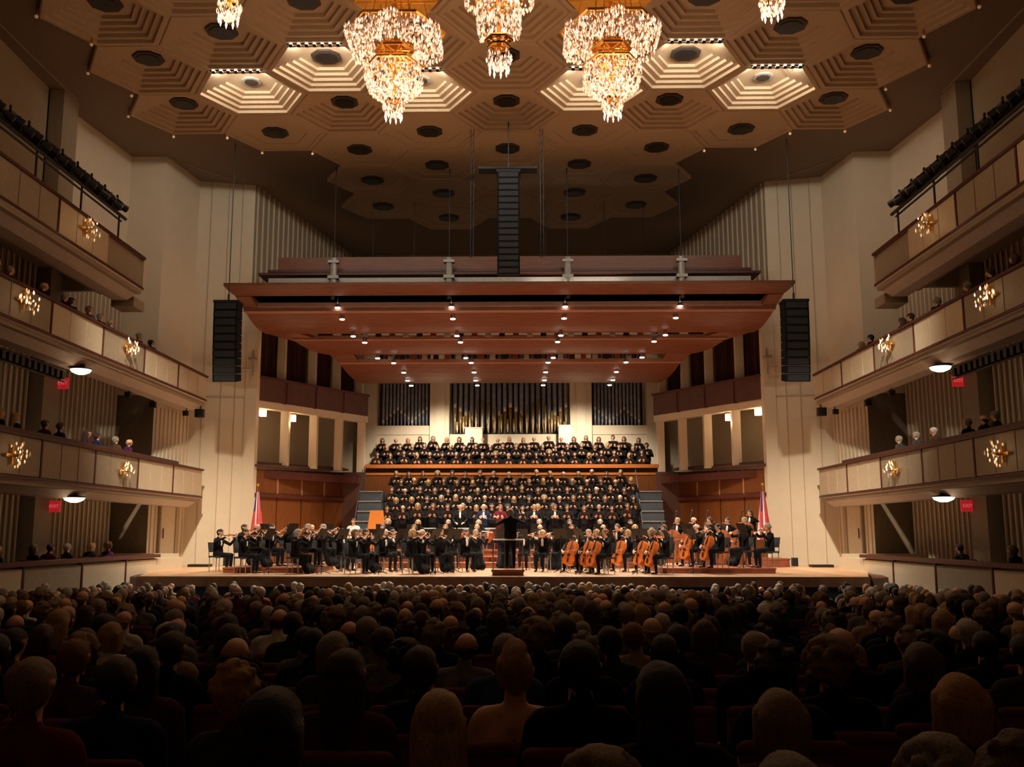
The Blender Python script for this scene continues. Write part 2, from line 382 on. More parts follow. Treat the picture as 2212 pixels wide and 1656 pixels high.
# risers on stage
def riser(x0, x1, y0, y1, z, label, m=riser_w):
    o = empty('stage_riser', ((x0+x1)/2, (y0+y1)/2, ZS), label, 'riser')
    hx, hy = (x1-x0)/2, (y1-y0)/2; h = z-ZS
    b = B(); b.box(-hx, hx, -hy, hy, max(h-.05, .01), h); b.build('riser_top', floor_w if m is floor_w else m, o)
    b = B(); b.box(-hx+.02, hx-.02, -hy+.02, hy-.02, 0, h-.05); b.build('riser_side', m, o)
riser(-8.6, -5.7, 29.7, 32.3, 1.16, 'low red-brown platform under the outer violins at the left')
riser(4.6, 8.0, 29.5, 32.4, 1.16, 'low red-brown platform under the outer violas at the right')
riser(6.9, 9.9, 34.9, 36.6, 1.30, 'raised wooden bass platform at the right stage edge')
RIS = [(34.0, 1.18), (35.3, 1.36), (36.6, 1.56)]
riser(-5.2, 5.2, 33.7, 34.95, 1.18, 'long wind riser, lowest of three behind the strings')
riser(-5.2, 5.2, 34.97, 36.25, 1.36, 'long wind riser, middle of three behind the strings')
riser(-5.4, 5.4, 36.27, 38.6, 1.56, 'deep riser in front of the lower choir')
CH = [(39.25, 1.62), (39.85, 1.98), (40.45, 2.36), (41.05, 2.74), (41.65, 3.12)]
for i, (y, z) in enumerate(CH):
    riser(-5.5, 5.5, y-.3+.005, y+.3-.005, z, 'choir riser step, %s from the front below the wooden gallery' % ORD[i], wood_d)
# podium
pod = empty('conductor_podium', (.05, 28.25, ZS), 'low reddish wooden podium with rail at the stage edge centre', 'podium')
bb = B(); bb.box(-.47, .47, -.45, .45, .11, .17); bb.build('podium_top', riser_w, pod)
bb = B(); bb.box(-.44, .44, -.42, .42, 0, .11); bb.build('podium_base', wood_w, pod)
bb = B()
for x in (-.42, .42): bb.tube((x, -.42, .17), (x, -.42, 1.0), .018)
bb.tube((-.42, -.42, 1.0), (.42, -.42, 1.0), .02); bb.build('podium_rail', steel, pod)

# ================================================================== STAGE HOUSE WALLS
LW0 = (9.85, 36.95); LW1 = (7.25, 42.5)
def lw(f): return (LW0[0]+(LW1[0]-LW0[0])*f, LW0[1]+(LW1[1]-LW0[1])*f)
UF0 = (9.9, 36.95); UF1 = (6.3, 42.6)
def uf(f): return (UF0[0]+(UF1[0]-UF0[0])*f, UF0[1]+(UF1[1]-UF0[1])*f)
for s in (-1, 1):
    side = SIDE[s]
    T = empty('stage_side_wall', (0, 0, 0), 'wood-panelled %s side wall of the stage with ledge and rail' % side, 'wall')
    b = B(s); b.wall(lw(0), lw(1), 1, (4.6, 4.8), -.2); b.build('backing', wood_d, T)
    for i in range(4):
        f0, f1 = i/4+.006, (i+1)/4-.006
        for z0, z1 in ((1.05, 3.55), (3.72, 4.62)):
            b = B(s); b.wall(lw(f0), lw(f1), z0, z1, .05); b.build('wood_panel', wood_w, T)
        b = B(s); b.wall(lw(i/4-.008), lw(i/4+.004), 3.7, 4.66, .09); b.build('panel_post', mat('post_wood', (.40, .19, .09), .5), T)
    b = B(s); b.wall(lw(0), lw(1), 3.55, 3.70, .14); b.build('ledge', wood_d, T)
    b = B(s); b.wall(lw(-.01), lw(1), (4.68, 4.86), (4.78, 4.96), .2); b.build('rail', maroon, T)
    # arcade
    A_ = empty('side_arcade', (0, 0, 0), 'open %s arcade of slim cream pillars above the stage panelling' % side, 'arcade')
    for f in (.0, .285, .525, .75, .965):
        x, y = uf(f); b = B(s); b.box(x-.02, x+.30, y, y+.34, 4.8, 7.25); b.build('pillar', plaster, A_)
    b = B(s); b.wall(uf(0), uf(1), 7.0, 7.25, -.35); b.build('beam', plaster, A_)
    b = B(s); b.wall((UF0[0]+2.0, UF0[1]+.9), (7.6, 44.6), 4.4, 12, -.1); b.wall((7.6, 44.6), (7.2, 45.7), 4.4, 12, -.1); b.build('rear_wall', plaster_d, A_)
    for f in (.12, .40, .64, .86):
        x = UF0[0]+2+(UF1[0]-.1-UF0[0])*f; y = UF0[1]+.9+(UF1[1]+1-UF0[1])*f
        b = B(s); b.wall((x, y), (x-.16, y+.25), 4.6, 6.9, .05); b.build('door_opening', wood_d, A_)
    b = B(s); b.prism([uf(0), uf(1), (uf(1)[0]+2, uf(1)[1]+2), (uf(0)[0]+2.2, uf(0)[1]+1)], 4.3, 4.6); b.build('gallery_floor', wood_d, A_)
    b = B(s); b.wall(lw(0), lw(1), (4.8, 4.9), (4.9, 5.0), .03); b.build('coping', maroon, A_)
    # upper box front
    U = empty('upper_box_front', (0, 0, 0), 'maroon panelled %s upper box front above the arcade' % side, 'balcony')
    b = B(s); b.wall(uf(0), uf(1), 7.25, 7.4, -1.9); b.build('slab', plaster, U)
    for i in range(4):
        b = B(s); b.wall(uf(i/4+.012), uf((i+1)/4-.012), 7.28, 8.15, .07); b.build('front_panel', maroon, U)
        b = B(s); b.wall(uf(i/4-.010), uf(i/4+.010), 7.26, 8.2, .04); b.build('panel_post', wood_d, U)
    b = B(s); b.wall(uf(0), uf(1.0), 7.3, 8.12, -.1); b.build('front_core', wood_d, U)
    b = B(s); b.wall(uf(0), uf(1), 8.15, 8.24, .1); b.build('rail', wood_d, U)
    # curtains and pillars of the upper box
    for i, (f0, f1) in enumerate(((.01, .235), (.285, .50), (.54, .72), (.76, .94))):
        x0, y0 = uf(f0); x1, y1 = uf(f1); b = B(s)
        V = []; F = []; n = 25
        for k in range(n):
            t = k/(n-1); dd = .07*math.sin(k*1.9)+.5
            for z in (8.1, 11.2): V.append((x0+(x1-x0)*t+dd*.84, y0+(y1-y0)*t+dd*.53, z))
        for k in range(n-1): F.append((2*k, 2*k+2, 2*k+3, 2*k+1))
        b.add(V, F); b.build('stage_curtain', mat('maroon_velvet', (.055, .014, .012), .9, noise=.3), loc=(0, 0, 0), label='dark maroon curtain, %s from the %s proscenium in the upper box' % (ORD[i], side), cat='curtain', group='curtains of the upper stage boxes')
    for f in (.255, .515, .735, .955):
        x, y = uf(f); b = B(s); b.box(x+.1, x+.42, y+.2, y+.5, 8.2, 11.5); b.build('pillar', plaster, U)
    # lanterns
    for i, (x, y, z) in enumerate(((9.75, 38.0, 6.87), (8.85, 39.2, 6.80))):
        l = empty('hanging_lantern', (s*x, y, z), 'glowing square lantern hanging %s the %s stage arcade' % (('nearest the proscenium in', 'second along')[i], side), 'lantern')
        b = B(); b.box(-.12, .12, -.12, .12, -.13, .13); b.build('glass', lanternm, l)
        b = B(); b.box(-.14, .14, -.14, .14, .13, .16); b.tube((0, 0, .16), (0, 0, .4), .012); b.build('cap', gold, l)
        light('lantern_light', 'POINT', (s*x-s*.1, y-.2, z-.25), 14, WARM, None, .1)
    # stairs
    S = empty('stage_stair', (s*5.9, 41.2, ZS), 'blue-grey stair flight with pale nosings beside the choir risers, stage %s' % side, 'stairs')
    for i in range(7):
        b = B(); b.box(-.48, .48, -1.6+i*.28, 1.2, i*.42, .38+i*.42); b.build('step', bluegrey, S)
        b = B(); b.box(-.48, .48, -1.63+i*.28, -1.56+i*.28, .38+i*.42, .42+i*.42); b.build('nosing', greym, S)
    b = B(); b.tube((-.5, -1.6, .9), (-.5, .9, 3.9), .02); b.tube((-.5, -1.6, 0), (-.5, -1.6, .9), .02); b.build('handrail', black, S)
# gallery wall behind lower choir
G = empty('choir_gallery', (0, 0, 0), 'wooden choir gallery front with lit orange rail below the organ', 'balcony')
b = B(); b.box(-7.3, 7.3, 42.55, 42.75, 1, 4.8); b.build('gallery_wall', wood_d, G)
for i in range(8):
    b = B(); b.box(-6.3+i*1.58, -4.76+i*1.58, 42.47, 42.55, 3.3, 4.66); b.build('front_panel', wood_w, G)
b = B(); b.box(-6.35, 6.45, 42.40, 42.6, 4.98, 5.14); b.build('rail', mat('orange_rail', (.50, .16, .04), .35), G)
b = B(); b.box(-6.35, 6.45, 42.45, 42.6, 4.68, 4.78); b.build('lower_rail', mat('orange_rail', (1, 1, 1)), G)
b = B(); b.box(-6.35, 6.45, 42.5, 42.56, 4.78, 4.98); b.build('rail_gap_strip', ebony, G)  # shade between the rails put in as a solid black strip
for s in (-1, 1):
    b = B(s); b.box(6.3, 7.3, 42.3, 42.55, 1, 4.8); b.build('end_panel', maroon, G)
for y0, z in ((42.6, 4.05), (43.45, 4.45), (44.15, 4.85)):
    b = B(); b.box(-6.9, 6.9, y0, y0+.9, z-.3, z); b.build('gallery_step', wood_d, G)

# ================================================================== ORGAN
OY = 45.2
b = B(); b.box(-7.3, 7.3, OY+.5, OY+.7, 4, 12.5); ow = b.build('wall_organ', plaster, kind='structure')
for i, (x0, x1) in enumerate(((-3.75, -2.85), (2.75, 3.75), (-6.9, -6.25), (6.3, 6.95))):
    b = B(); b.box(x0, x1, OY-.5, OY+.6, 4.4, 11.5); b.box(x0+.28, x0+.7, OY-.62, OY-.5, 4.4, 11.5) if i < 2 else None
    b.build('organ_pillar', plaster, ow)
b = B(); b.box(-6.3, 6.3, OY-.2, OY+.55, 4.8, 6.72); b.build('organ_plinth', plaster, ow)
b = B(); b.box(-6.3, -3.75, OY-.25, OY+.55, 6.7, 7.12); b.box(3.75, 6.3, OY-.25, OY+.55, 6.7, 7.12); b.build('side_plinth', plaster, ow)
organ = empty('pipe_organ', (0, OY, 6.8), 'large pipe organ with dark tin pipes and gilded mouths above the choir', 'organ')
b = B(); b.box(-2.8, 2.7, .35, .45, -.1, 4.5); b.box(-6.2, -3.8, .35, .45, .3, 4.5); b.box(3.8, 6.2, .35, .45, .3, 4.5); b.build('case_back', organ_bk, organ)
def pipe(x, y, z0, r, foot, ht, ma, mb):
    b = B(); b.lathe((x, y, z0), [(r*.25, 0), (r, foot)], 10, 1); b.lathe((x, y, z0), [(r, foot), (r*1.02, foot+.02), (r, foot+.05), (r, ht)], 10, 0)
    b.box(x-r*.6, x+r*.6, y-r*1.06, y-r*.7, z0+foot+.0, z0+foot+r*2.2, 2)
    b.build('pipe', [ma, mb, pipe_mouth], organ, smooth=True)
def zig(t, n=2): 
    t = (t*n) % 1; return abs(2*t-1)
n = 21
for i in range(n):      # tall central tin pipes
    x = -2.62+i*5.2/(n-1); t = i/(n-1)
    pipe(x, .1, 0, .095, .25+.95*zig(t, 2), 4.2, pipe_m, pipe_gold)
for i in range(18):     # short gilded pipes forming two peaks
    x = -2.5+i*5.0/17; t = i/17
    h = .5+1.1*(1-abs((t*2) % 1*2-1))
    pipe(x, -.12, 0, .055, h*.45, h, pipe_gold, pipe_mouth)
for s in (-1, 1):
    for i in range(13):
        x = s*(3.95+i*.17); t = i/12
        pipe(x, .1, .3, .066, .18+.6*zig(t, 1.5), 3.9, pipe_m, pipe_m)
# choirmaster desks in front of organ
for i, (x, w_, z) in enumerate(((-1.7, .8, 6.95), (2.5, .6, 7.05))):
    b = B(); b.box(-w_/2, w_/2, -.25, .25, -2.1, 0); b.box(-w_/2-.03, w_/2+.03, -.28, .28, 0, .04)
    b.build('console_cabinet', mat('white_cabinet', (.75, .66, .52), .5), loc=(x, OY-.5, z), label='white cabinet top showing behind the choir, below the %s organ pipes' % ('centre left', 'centre right')[i], cat='cabinet')

# ================================================================== CANOPY
C_ = empty('acoustic_canopy', (0, 0, 0), 'wide stepped wooden acoustic canopy hanging over the stage', 'canopy')
def slab(name, y0, z0, w0, y1, z1, w1, t=.12, m=wood, sag=.12, n=6):
    b = B(); V = []
    for k in range(n+1):
        f = k/n; y = y0+(y1-y0)*f; z = z0+(z1-z0)*f-sag*math.sin(math.pi*f); w = w0+(w1-w0)*f
        V += [(-w, y, z), (w, y, z), (w, y, z+t), (-w, y, z+t)]
    F = [(0, 1, 2, 3), (4*n+3, 4*n+2, 4*n+1, 4*n)]
    for k in range(n):
        a = 4*k; F += [(a, a+4, a+5, a+1), (a+1, a+5, a+6, a+2), (a+2, a+6, a+7, a+3), (a+3, a+7, a+4, a)]
    b.add(V, F); return b.build(name, m, C_, smooth=False)
slab('canopy_panel', 33.0, 10.76, 9.98, 33.9, 10.60, 9.8, .10, sag=.03)
slab('canopy_edge', 34.45, 10.17, 9.66, 34.75, 10.14, 9.62, .32, m=mat('pale_edge_wood', (.36, .17, .115), .5), sag=0, n=1)
slab('canopy_panel', 34.75, 10.13, 9.62, 36.75, 9.80, 9.4, .12)
slab('canopy_panel', 37.1, 9.60, 8.4, 39.2, 9.42, 7.4, .12)
slab('canopy_panel', 39.6, 9.10, 7.03, 42.2, 8.69, 6.57, .12)
slab('canopy_edge', 37.0, 9.62, 8.45, 37.1, 9.60, 8.4, .16, m=mat('pale_edge_wood', (1, 1, 1)), sag=0, n=1)
slab('canopy_edge', 39.5, 9.14, 7.08, 39.6, 9.10, 7.03, .16, m=mat('pale_edge_wood', (1, 1, 1)), sag=0, n=1)
for s in (-1, 1):   # wings joining the panels at the sides
    b = B(s); b.hexa([(9.8, 33.88, 10.58), (9.62, 34.8, 10.15), (9.1, 34.8, 10.15), (9.25, 33.88, 10.58), (9.8, 33.88, 10.7), (9.62, 34.8, 10.35), (9.1, 34.8, 10.35), (9.25, 33.88, 10.7)])
    b.build('canopy_wing', wood, C_)
    b = B(s); b.hexa([(9.4, 36.7, 9.82), (8.42, 37.2, 9.6), (7.2, 37.2, 9.6), (8.2, 36.7, 9.82), (9.4, 36.7, 9.92), (8.42, 37.2, 9.72), (7.2, 37.2, 9.72), (8.2, 36.7, 9.92)])
    b.build('canopy_wing', wood, C_)
    b = B(s); b.hexa([(7.4, 39.15, 9.42), (7.03, 39.65, 9.1), (6.2, 39.65, 9.1), (6.4, 39.15, 9.42), (7.4, 39.15, 9.54), (7.03, 39.65, 9.22), (6.2, 39.65, 9.22), (6.4, 39.15, 9.54)])
    b.build('canopy_wing', wood, C_)
# black sheets added above the slots to darken the gaps, with small fittings
b = B(); b.box(-9.3, 9.3, 33.6, 36.6, 10.98, 11.02); b.box(-9.3, 9.3, 36.5, 36.6, 10.0, 11.0); b.box(-9.3, -9.2, 33.9, 36.6, 10.6, 11); b.box(9.2, 9.3, 33.9, 36.6, 10.6, 11); b.box(-8.0, 8.0, 36.6, 37.6, 10.05, 10.1); b.box(-6.9, 6.9, 38.9, 40.0, 9.7, 9.75); b.build('gap_backing', ebony, C_)
for (y, z, x0) in ((36.93, 9.74, 5.6), (39.4, 9.28, 4.9)):
    for i in range(22):
        x = -x0+i*2*x0/21; b = B(); b.box(x-.11, x+.11, y-.06, y+.06, z-.02, z+.16); b.build('gap_block', [greym, black, wood][i % 3], C_)
# upper stacked reflectors
slab('upper_reflector', 35.6, 12.02, 8.75, 36.2, 11.98, 8.75, .50, m=wood, sag=0, n=1)
slab('upper_reflector', 35.3, 11.86, 9.05, 36.2, 11.9, 9.05, .10, m=wood_d, sag=0, n=1)
slab('upper_reflector', 35.1, 11.70, 9.35, 36.4, 11.74, 9.35, .09, m=wood_d, sag=0, n=1)
slab('upper_reflector', 37.5, 12.4, 8.2, 39.5, 12.3, 8.0, .12, m=wood, sag=.05)
b = B(); b.box(-9.0, 9.0, 35.25, 35.35, 11.45, 11.62); b.box(-9.0, 9.0, 35.25, 35.33, 11.16, 11.22)
for i in range(60): b.box(-8.9+i*.3, -8.84+i*.3, 35.26, 35.32, 11.2, 11.46)
b.build('service_truss', greym, C_)
for x in (-6.5, -2.2, 2.2, 6.4):
    b = B(); b.tube((x, 35.0, 11.1), (x, 35.0, 12.3), .13, .13); b.tube((x, 34.95, 10.7), (x, 34.95, 11.1), .08); b.box(x-.2, x+.2, 34.85, 35.1, 11.5, 11.62); b.box(x-.2, x+.2, 34.85, 35.1, 12.1, 12.2)
    b.build('hoist', greym, C_)
    b = B(); b.tube((x, 35.0, 12.3), (x, 35.0, ZC), .02); b.build('hoist_cable', black, C_)
light('truss_light', 'AREA', (2.5, 34.9, 11.3), 12, STG, (2.5, 35.4, 11.5), 3.5, size_y=.1)
# track lamps
YY = [34.42, 34.95, 36.4, 37.0, 39.0, 39.4, 40.3, 41.4, 42.1]
TR = {6.15: [6.2, 6.12, 5.95, 5.6, 5.38, 4.77, 4.46, 4.42, 4.34], 2.0: [2.06, 2.04, 1.98, 1.88, 1.78, 1.58, 1.5, 1.48, 1.44]}
ZZ = [10.42, 10.10, 9.76, 9.63, 9.37, 9.24, 8.99, 8.82, 8.71]
can = B(); can.lathe((0, 0, 0), [(.09, -.02), (.10, 0), (.07, .1), (.05, .17)], 10); can.tube((0, 0, .17), (0, 0, .34), .015); can_me = can.mesh('lamp_can', steel)
fc = B(); fc.lathe((0, 0, 0), [(.085, -.045), (.10, -.02)], 10); fc_me = fc.mesh('lamp_glass', lampm)
for ti, (sg, key) in enumerate(((-1, 6.15), (-1, 2.0), (1, 2.0), (1, 6.15))):
    tn = ('outer left', 'inner left', 'inner right', 'outer right')[ti]
    for i in range(9):
        x = sg*TR[key][i]
        l = empty('track_spotlight', (x, YY[i]-.05, ZZ[i]-.12), 'bright canopy spotlight, %s from the front in the %s row' % (ORD[i], tn), 'spotlight', 'spotlights under the canopy')
        inst('lamp_can', can_me, l); inst('lamp_glass', fc_me, l)
    b = B()
    for i in range(8): b.tube((sg*TR[key][i], YY[i], ZZ[i]+.12), (sg*TR[key][i+1], YY[i+1], ZZ[i+1]+.12), .02)
    b.build('lighting_track', black, label='thin black lighting track under the canopy, %s' % tn, cat='track')

# ================================================================== LINE ARRAY SPEAKERS
def line_array(x, y, ztop, n, w_, h, d, tilt, label, curve=0.):
    o = empty('line_array_speaker', (x, y, ztop), label, 'loudspeaker')
    yy = 0; zz = 0
    for i in range(n):
        a = D2R(curve*i/n); b = B()
        P = []
        for (py, pz) in ((-d/2, -h+.004), (d/2, -h*.88), (d/2, 0), (-d/2, 0)):
            ry = py*math.cos(a)-pz*math.sin(a); rz = py*math.sin(a)+pz*math.cos(a); P.append((ry+yy, rz+zz))
        b.hexa([(-w_/2, *P[0]), (w_/2, *P[0]), (w_/2, *P[1]), (-w_/2, *P[1]), (-w_/2, *P[3]), (w_/2, *P[3]), (w_/2, *P[2]), (-w_/2, *P[2])])
        c = b.build('speaker_box', blackbox, o)
        b = B(); f = .012
        b.hexa([(-w_*.43, P[0][0]-f, P[0][1]+.03), (w_*.43, P[0][0]-f, P[0][1]+.03), (w_*.43, P[0][0]+.01, P[0][1]+.03), (-w_*.43, P[0][0]+.01, P[0][1]+.03),
                (-w_*.43, P[3][0]-f, P[3][1]-.03), (w_*.43, P[3][0]-f, P[3][1]-.03), (w_*.43, P[3][0]+.01, P[3][1]-.03), (-w_*.43, P[3][0]+.01, P[3][1]-.03)])
        b.box(-.03, .03, P[0][0]-f-.01, P[0][0]-f, P[0][1]+.05, P[3][1]-.05)
        b.build('grille', grille, c)
        yy += h*math.sin(a); zz -= h*math.cos(a)
    b = B(); b.box(-w_/2-.03, w_/2+.03, -d/2, d/2, 0, .08); b.tube((0, 0, .05), (0, 0, .35), .04); b.build('rigging_frame', black, o)
    b = B(); b.tube((0, 0, .3), (0, 0, ZC-ztop), .018); b.build('cable', black, o)
    return o
line_array(-9.65, 32.6, 10.0, 10, .82, .27, .6, 0, 'tall black line-array speaker hanging before the left pale wall', 10)
line_array(9.78, 32.6, 9.95, 10, .82, .27, .6, 0, 'tall black line-array speaker hanging before the right pale wall', 10)
line_array(.05, 31.0, 14.0, 16, .74, .215, .6, 0, 'long black centre line-array speaker hanging above the canopy', 4)
b = B(); b.box(-.95, 1.0, 30.7, 31.2, 14.1, 14.18); b.build('speaker_rig_beam', black, label='black beam across the top of the centre speaker', cat='beam')
for x, nm in ((-1.17, 'left'), (1.16, 'right')):
    o = empty('hanging_truss', (x, 31.2, 11.2), 'slim dark vertical truss hanging %s of the centre speaker' % nm, 'truss')
    b = B()
    for dx in (-.05, .05): b.tube((dx, 0, 0), (dx, 0, ZC-11.25), .014, n=5)
    for k in range(15): b.tube((-.05, 0, k*.3), (.05, 0, k*.3+.15), .01, n=4)
    b.build('lattice', black, o)
for i, (x, z0) in enumerate(((-3.9, 12.3), (3.9, 12.3), (-5.6, 12.8), (5.5, 12.7), (-1.5, 12.2), (1.5, 12.2))):
    b = B(); b.tube((0, 0, 0), (0, 0, ZC-z0), .012, n=5); b.ball((0, 0, 0), .09, 6, 4)
    b.build('hanging_microphone', black, loc=(x, 38.5, z0), label='small dark fitting on a thin cable above the canopy, %s from centre %s' % (('second', 'second', 'third', 'third', 'first', 'first')[i], ('left', 'right')[i % 2]), cat='fitting')

# ================================================================== TIERS
XF = 11.25
GRID = [14.5, 17.4, 20.4, 23.38, 26.4, 29.42, 32.45, 35.5]
def sconce(x, y, z, s, label):
    o = empty('crystal_sconce', (x, y, z), label, 'sconce'); q = -s
    b = B(); b.box(-.03*1, .03, -.28, .28, -.035, .035); b.box(-.03, .03, -.03, .03, -.2, .25); b.tube((0, 0, 0), (q*.18, 0, 0), .04); b.build('gold_cross', gold, o)
    b = B(); rr = random.Random(int(y*10+z*100))
    for k in range(34):
        py = rr.uniform(-.36, .36); pz = rr.uniform(-.26, .30); 
        if abs(py)+abs(pz) > .46: continue
        l = rr.uniform(.06, .12); px = q*rr.uniform(.06, .25)
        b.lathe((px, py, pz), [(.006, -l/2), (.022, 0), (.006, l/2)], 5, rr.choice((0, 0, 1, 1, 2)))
    b.build('crystals', [mat('amber_glow_crystal', (.9, .7, .45), .15, emit=(1, .58, .24), estr=.8), crys_dim, crys_hot], o, kind='stuff')  # sconce crystals carry the glow in place of bulbs
    light('sconce_light', 'POINT', (x+q*.35, y, z), 1.6, WARM, None, .1)
def tier(s, name, y0, y1, zb, zr, label, railcol, scon, pales, zsl=None, soff=.30):
    side = SIDE[s]; o = empty('balcony', (0, 0, 0), label, 'balcony')
    b = B(s); b.box(XF+.02, XF+1.3, y0, y1, zb-.12, zb+.12); b.build('balcony_slab', grey_panel, o)
    b = B(s); b.box(XF+1.2, 14.2, y0, y1, zb+.55, zb+.8); b.build('rear_slab', grey_panel, o)
    g = [y for y in GRID if y0 <= y <= y1+.1]
    g[-1] = min(g[-1], y1)
    for i in range(len(g)-1):
        a, c = g[i]+.05, g[i+1]-.05; m = pale if i in pales(len(g)) else grey_panel
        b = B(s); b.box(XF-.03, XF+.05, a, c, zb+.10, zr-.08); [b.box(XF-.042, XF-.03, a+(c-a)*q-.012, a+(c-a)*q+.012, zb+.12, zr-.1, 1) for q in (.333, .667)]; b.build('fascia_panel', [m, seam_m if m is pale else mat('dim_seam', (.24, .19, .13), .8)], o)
        b = B(s); b.box(XF-.05, XF+.06, g[i]-.035, g[i]+.035, zb+.05, zr-.05); b.build('divider', wood_d, o)
    b = B(s); b.box(XF+.05, XF+.2, y0, y1, zb, zr-.04); b.build('parapet', grey_panel, o)
    b = B(s); b.box(XF-.08, XF+.32, y0, y1, zr-.07, zr); b.build('rail', railcol, o)
    b = B(s); b.box(XF-.06, XF+.05, y0, y1, zb+.02, zb+.08); b.build('base_moulding', railcol, o)
    b = B(s); b.hexa([(XF-.02, y0, zb+.02), (XF-.02, y1, zb+.02), (XF+.45, y1, zb-soff), (XF+.45, y0, zb-soff), (XF+.5, y0, zb+.02), (XF+.5, y1, zb+.02), (XF+.9, y1, zb-soff), (XF+.9, y0, zb-soff)])
    b.build('soffit', mat('taupe_soffit', (.50, .42, .36), .6), o)
    if y1 < 30:
        b = B(s); b.box(XF-.02, 14.2, y1, y1+.15, zb, zr-.05); b.build('end_panel', pale, o)
        b = B(s); b.box(XF+.3, XF+1.0, y1+.15, y1+1.0, zb-.45, zb-.15); b.build('end_duct', grey_panel, o)
    return o
for s in (-1, 1):
    side = SIDE[s]
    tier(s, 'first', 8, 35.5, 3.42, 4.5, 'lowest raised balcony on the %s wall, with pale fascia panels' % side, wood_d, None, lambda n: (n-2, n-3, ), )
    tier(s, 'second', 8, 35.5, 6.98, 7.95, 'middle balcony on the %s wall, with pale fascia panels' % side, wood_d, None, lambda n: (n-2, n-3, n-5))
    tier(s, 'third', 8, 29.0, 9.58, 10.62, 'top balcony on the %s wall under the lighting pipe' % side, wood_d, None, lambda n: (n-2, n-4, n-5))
    # extra cushion ledge of the first tier
    b = B(s); b.box(XF+.1, XF+.5, 8, 33.3, 4.5, 4.62); b.build('ledge_cushion', maroon, label='thick maroon ledge on the lowest raised balcony rail, %s wall' % side, cat='ledge')
    # sconces
    for (y, z, nm) in ((21.85, 7.53, 'middle balcony, nearer'), (27.97, 7.6, 'middle balcony, further'), (21.86, 3.93, 'lowest raised balcony, nearer'), (28.13, 3.97, 'lowest raised balcony, further'), (24.75, 10.18, 'top balcony, only visible')):
        sconce(s*(XF-.1), y, z, s, 'gold cross sconce with crystals, %s one on the %s wall' % (nm, side))
    # parterre box wall
    o = empty('box_wall', (0, 0, 0), 'low parterre box wall along the %s side of the stalls' % side, 'parapet')
    g = [14.5, 17.4, 20.4, 22.9, 26.0, 28.9, 31.4]
    for i in range(len(g)-1):
        b = B(s); b.box(XF-.03, XF+.05, g[i]+.05, g[i+1]-.05, -.7, 1.36); b.build('wall_panel', pale if i % 2 == 0 or i == len(g)-2 else grey_panel, o)
        b = B(s); b.box(XF-.05, XF+.06, g[i]-.04, g[i]+.04, -.7, 1.40); b.build('divider', wood_d, o)
    b = B(s); b.box(XF+.05, 14.2, 8, 31.4, -.8, .5); b.build('box_floor', carpet, o)
    b = B(s); b.box(XF+.05, XF+.15, 8, 31.4, .5, 1.4); b.build('parapet', wood_d, o)
    b = B(s); b.box(XF-.1, XF+.3, 8, 31.5, 1.42, 1.52); b.build('rail', wood_d, o)
    b = B(s); b.box(XF-.02, 12.5, 31.4, 33.8, -.6, 1.38); b.build('end_block', pale, o)
    b = B(s); b.box(XF, 13.8, 33.3, 33.5, 1.38, 1.5); b.build('step_ledge', pale, o)
    # door recesses on the back wall
    for z0, z1, nm in ((.5, 3.1, 'box level'), (3.5, 6.7, 'lowest raised balcony'), (7.1, 9.3, 'middle balcony')):
        for y in (23.6,):
            if z0 > 7 and y > 30: continue
            r = empty('doorway', (0, 0, 0), 'dark doorway at %s, %s part of the %s wall' % (nm, 'nearer' if y < 25 else 'stage-end', side), 'doorway')
            b = B(s); x0 = 13.95 if y < 25 else 13.85
            b.box(x0, x0+.12, y-.6, y+.6, z0, z0+2.2); b.build('door_leaf', wood_d, r)
            b = B(s); b.box(x0-.06, x0+.1, y-.7, y-.6, z0, z0+2.3); b.box(x0-.06, x0+.1, y+.6, y+.7, z0, z0+2.3); b.box(x0-.06, x0+.1, y-.7, y+.7, z0+2.2, z0+2.3); b.build('door_frame', grey_panel, r)
    # exit signs
    for z, nm in ((10.5 if False else 9.05, 'middle balcony'), (6.35, 'lowest raised balcony'), (2.98, 'parterre box')):
        yy_ = 29.2; x = 13.6
        z_ = {9.05: 10.15, 6.35: 6.72, 2.98: 2.98}[z]
        e = empty('exit_sign', (s*x, yy_, z_), 'glowing red exit sign above the %s seats, %s wall' % (nm, side), 'sign')
        b = B(); b.box(-.17, .17, -.04, .04, -.17, .17); b.build('sign_box', exit_m, e)
        cu = bpy.data.curves.new('letters', 'FONT'); cu.body = 'EXIT'; cu.size = .14; cu.align_x = 'CENTER'; cu.align_y = 'CENTER'; cu.extrude = .004
        t0 = bpy.data.objects.new('letters', cu); tm_ = bpy.data.meshes.new_from_object(t0); bpy.data.objects.remove(t0); tm_.materials.append(exit_t)
        t = inst('letters', tm_, e, (0, -.05, 0), kind='stuff'); t.rotation_euler = (math.pi/2, 0, 0)
    # ceiling lamps below the balconies
    for (x, y, z, nm, e_) in ((11.65 if s < 0 else 11.75, 26.1, 6.62, 'middle', 6), (11.6, 26.1, 3.13, 'lowest raised', 6)):
        l = empty('soffit_lamp', (s*x, y, z), 'bright round lamp below the %s balcony, %s wall' % (nm, side), 'lamp')
        b = B(); b.lathe((0, 0, 0), [(.10, -.13), (.24, -.07), (.28, 0)], 16); b.build('glass_bowl', bowl_m, l, smooth=True)
        b = B(); b.lathe((0, 0, 0), [(.29, 0), (.29, .03), (.1, .06), (.1, .32)], 16); b.build('lamp_rim', black, l)
        light('soffit_lamp_light', 'POINT', (s*x, y, z-.3), e_, WARM, None, .15)
    # lighting pipe above top balcony with fixtures
    P_ = empty('lighting_pipe', (s*(XF+.05), 0, 11.4), 'black lighting pipe on posts above the top balcony rail, %s wall' % side, 'pipe')
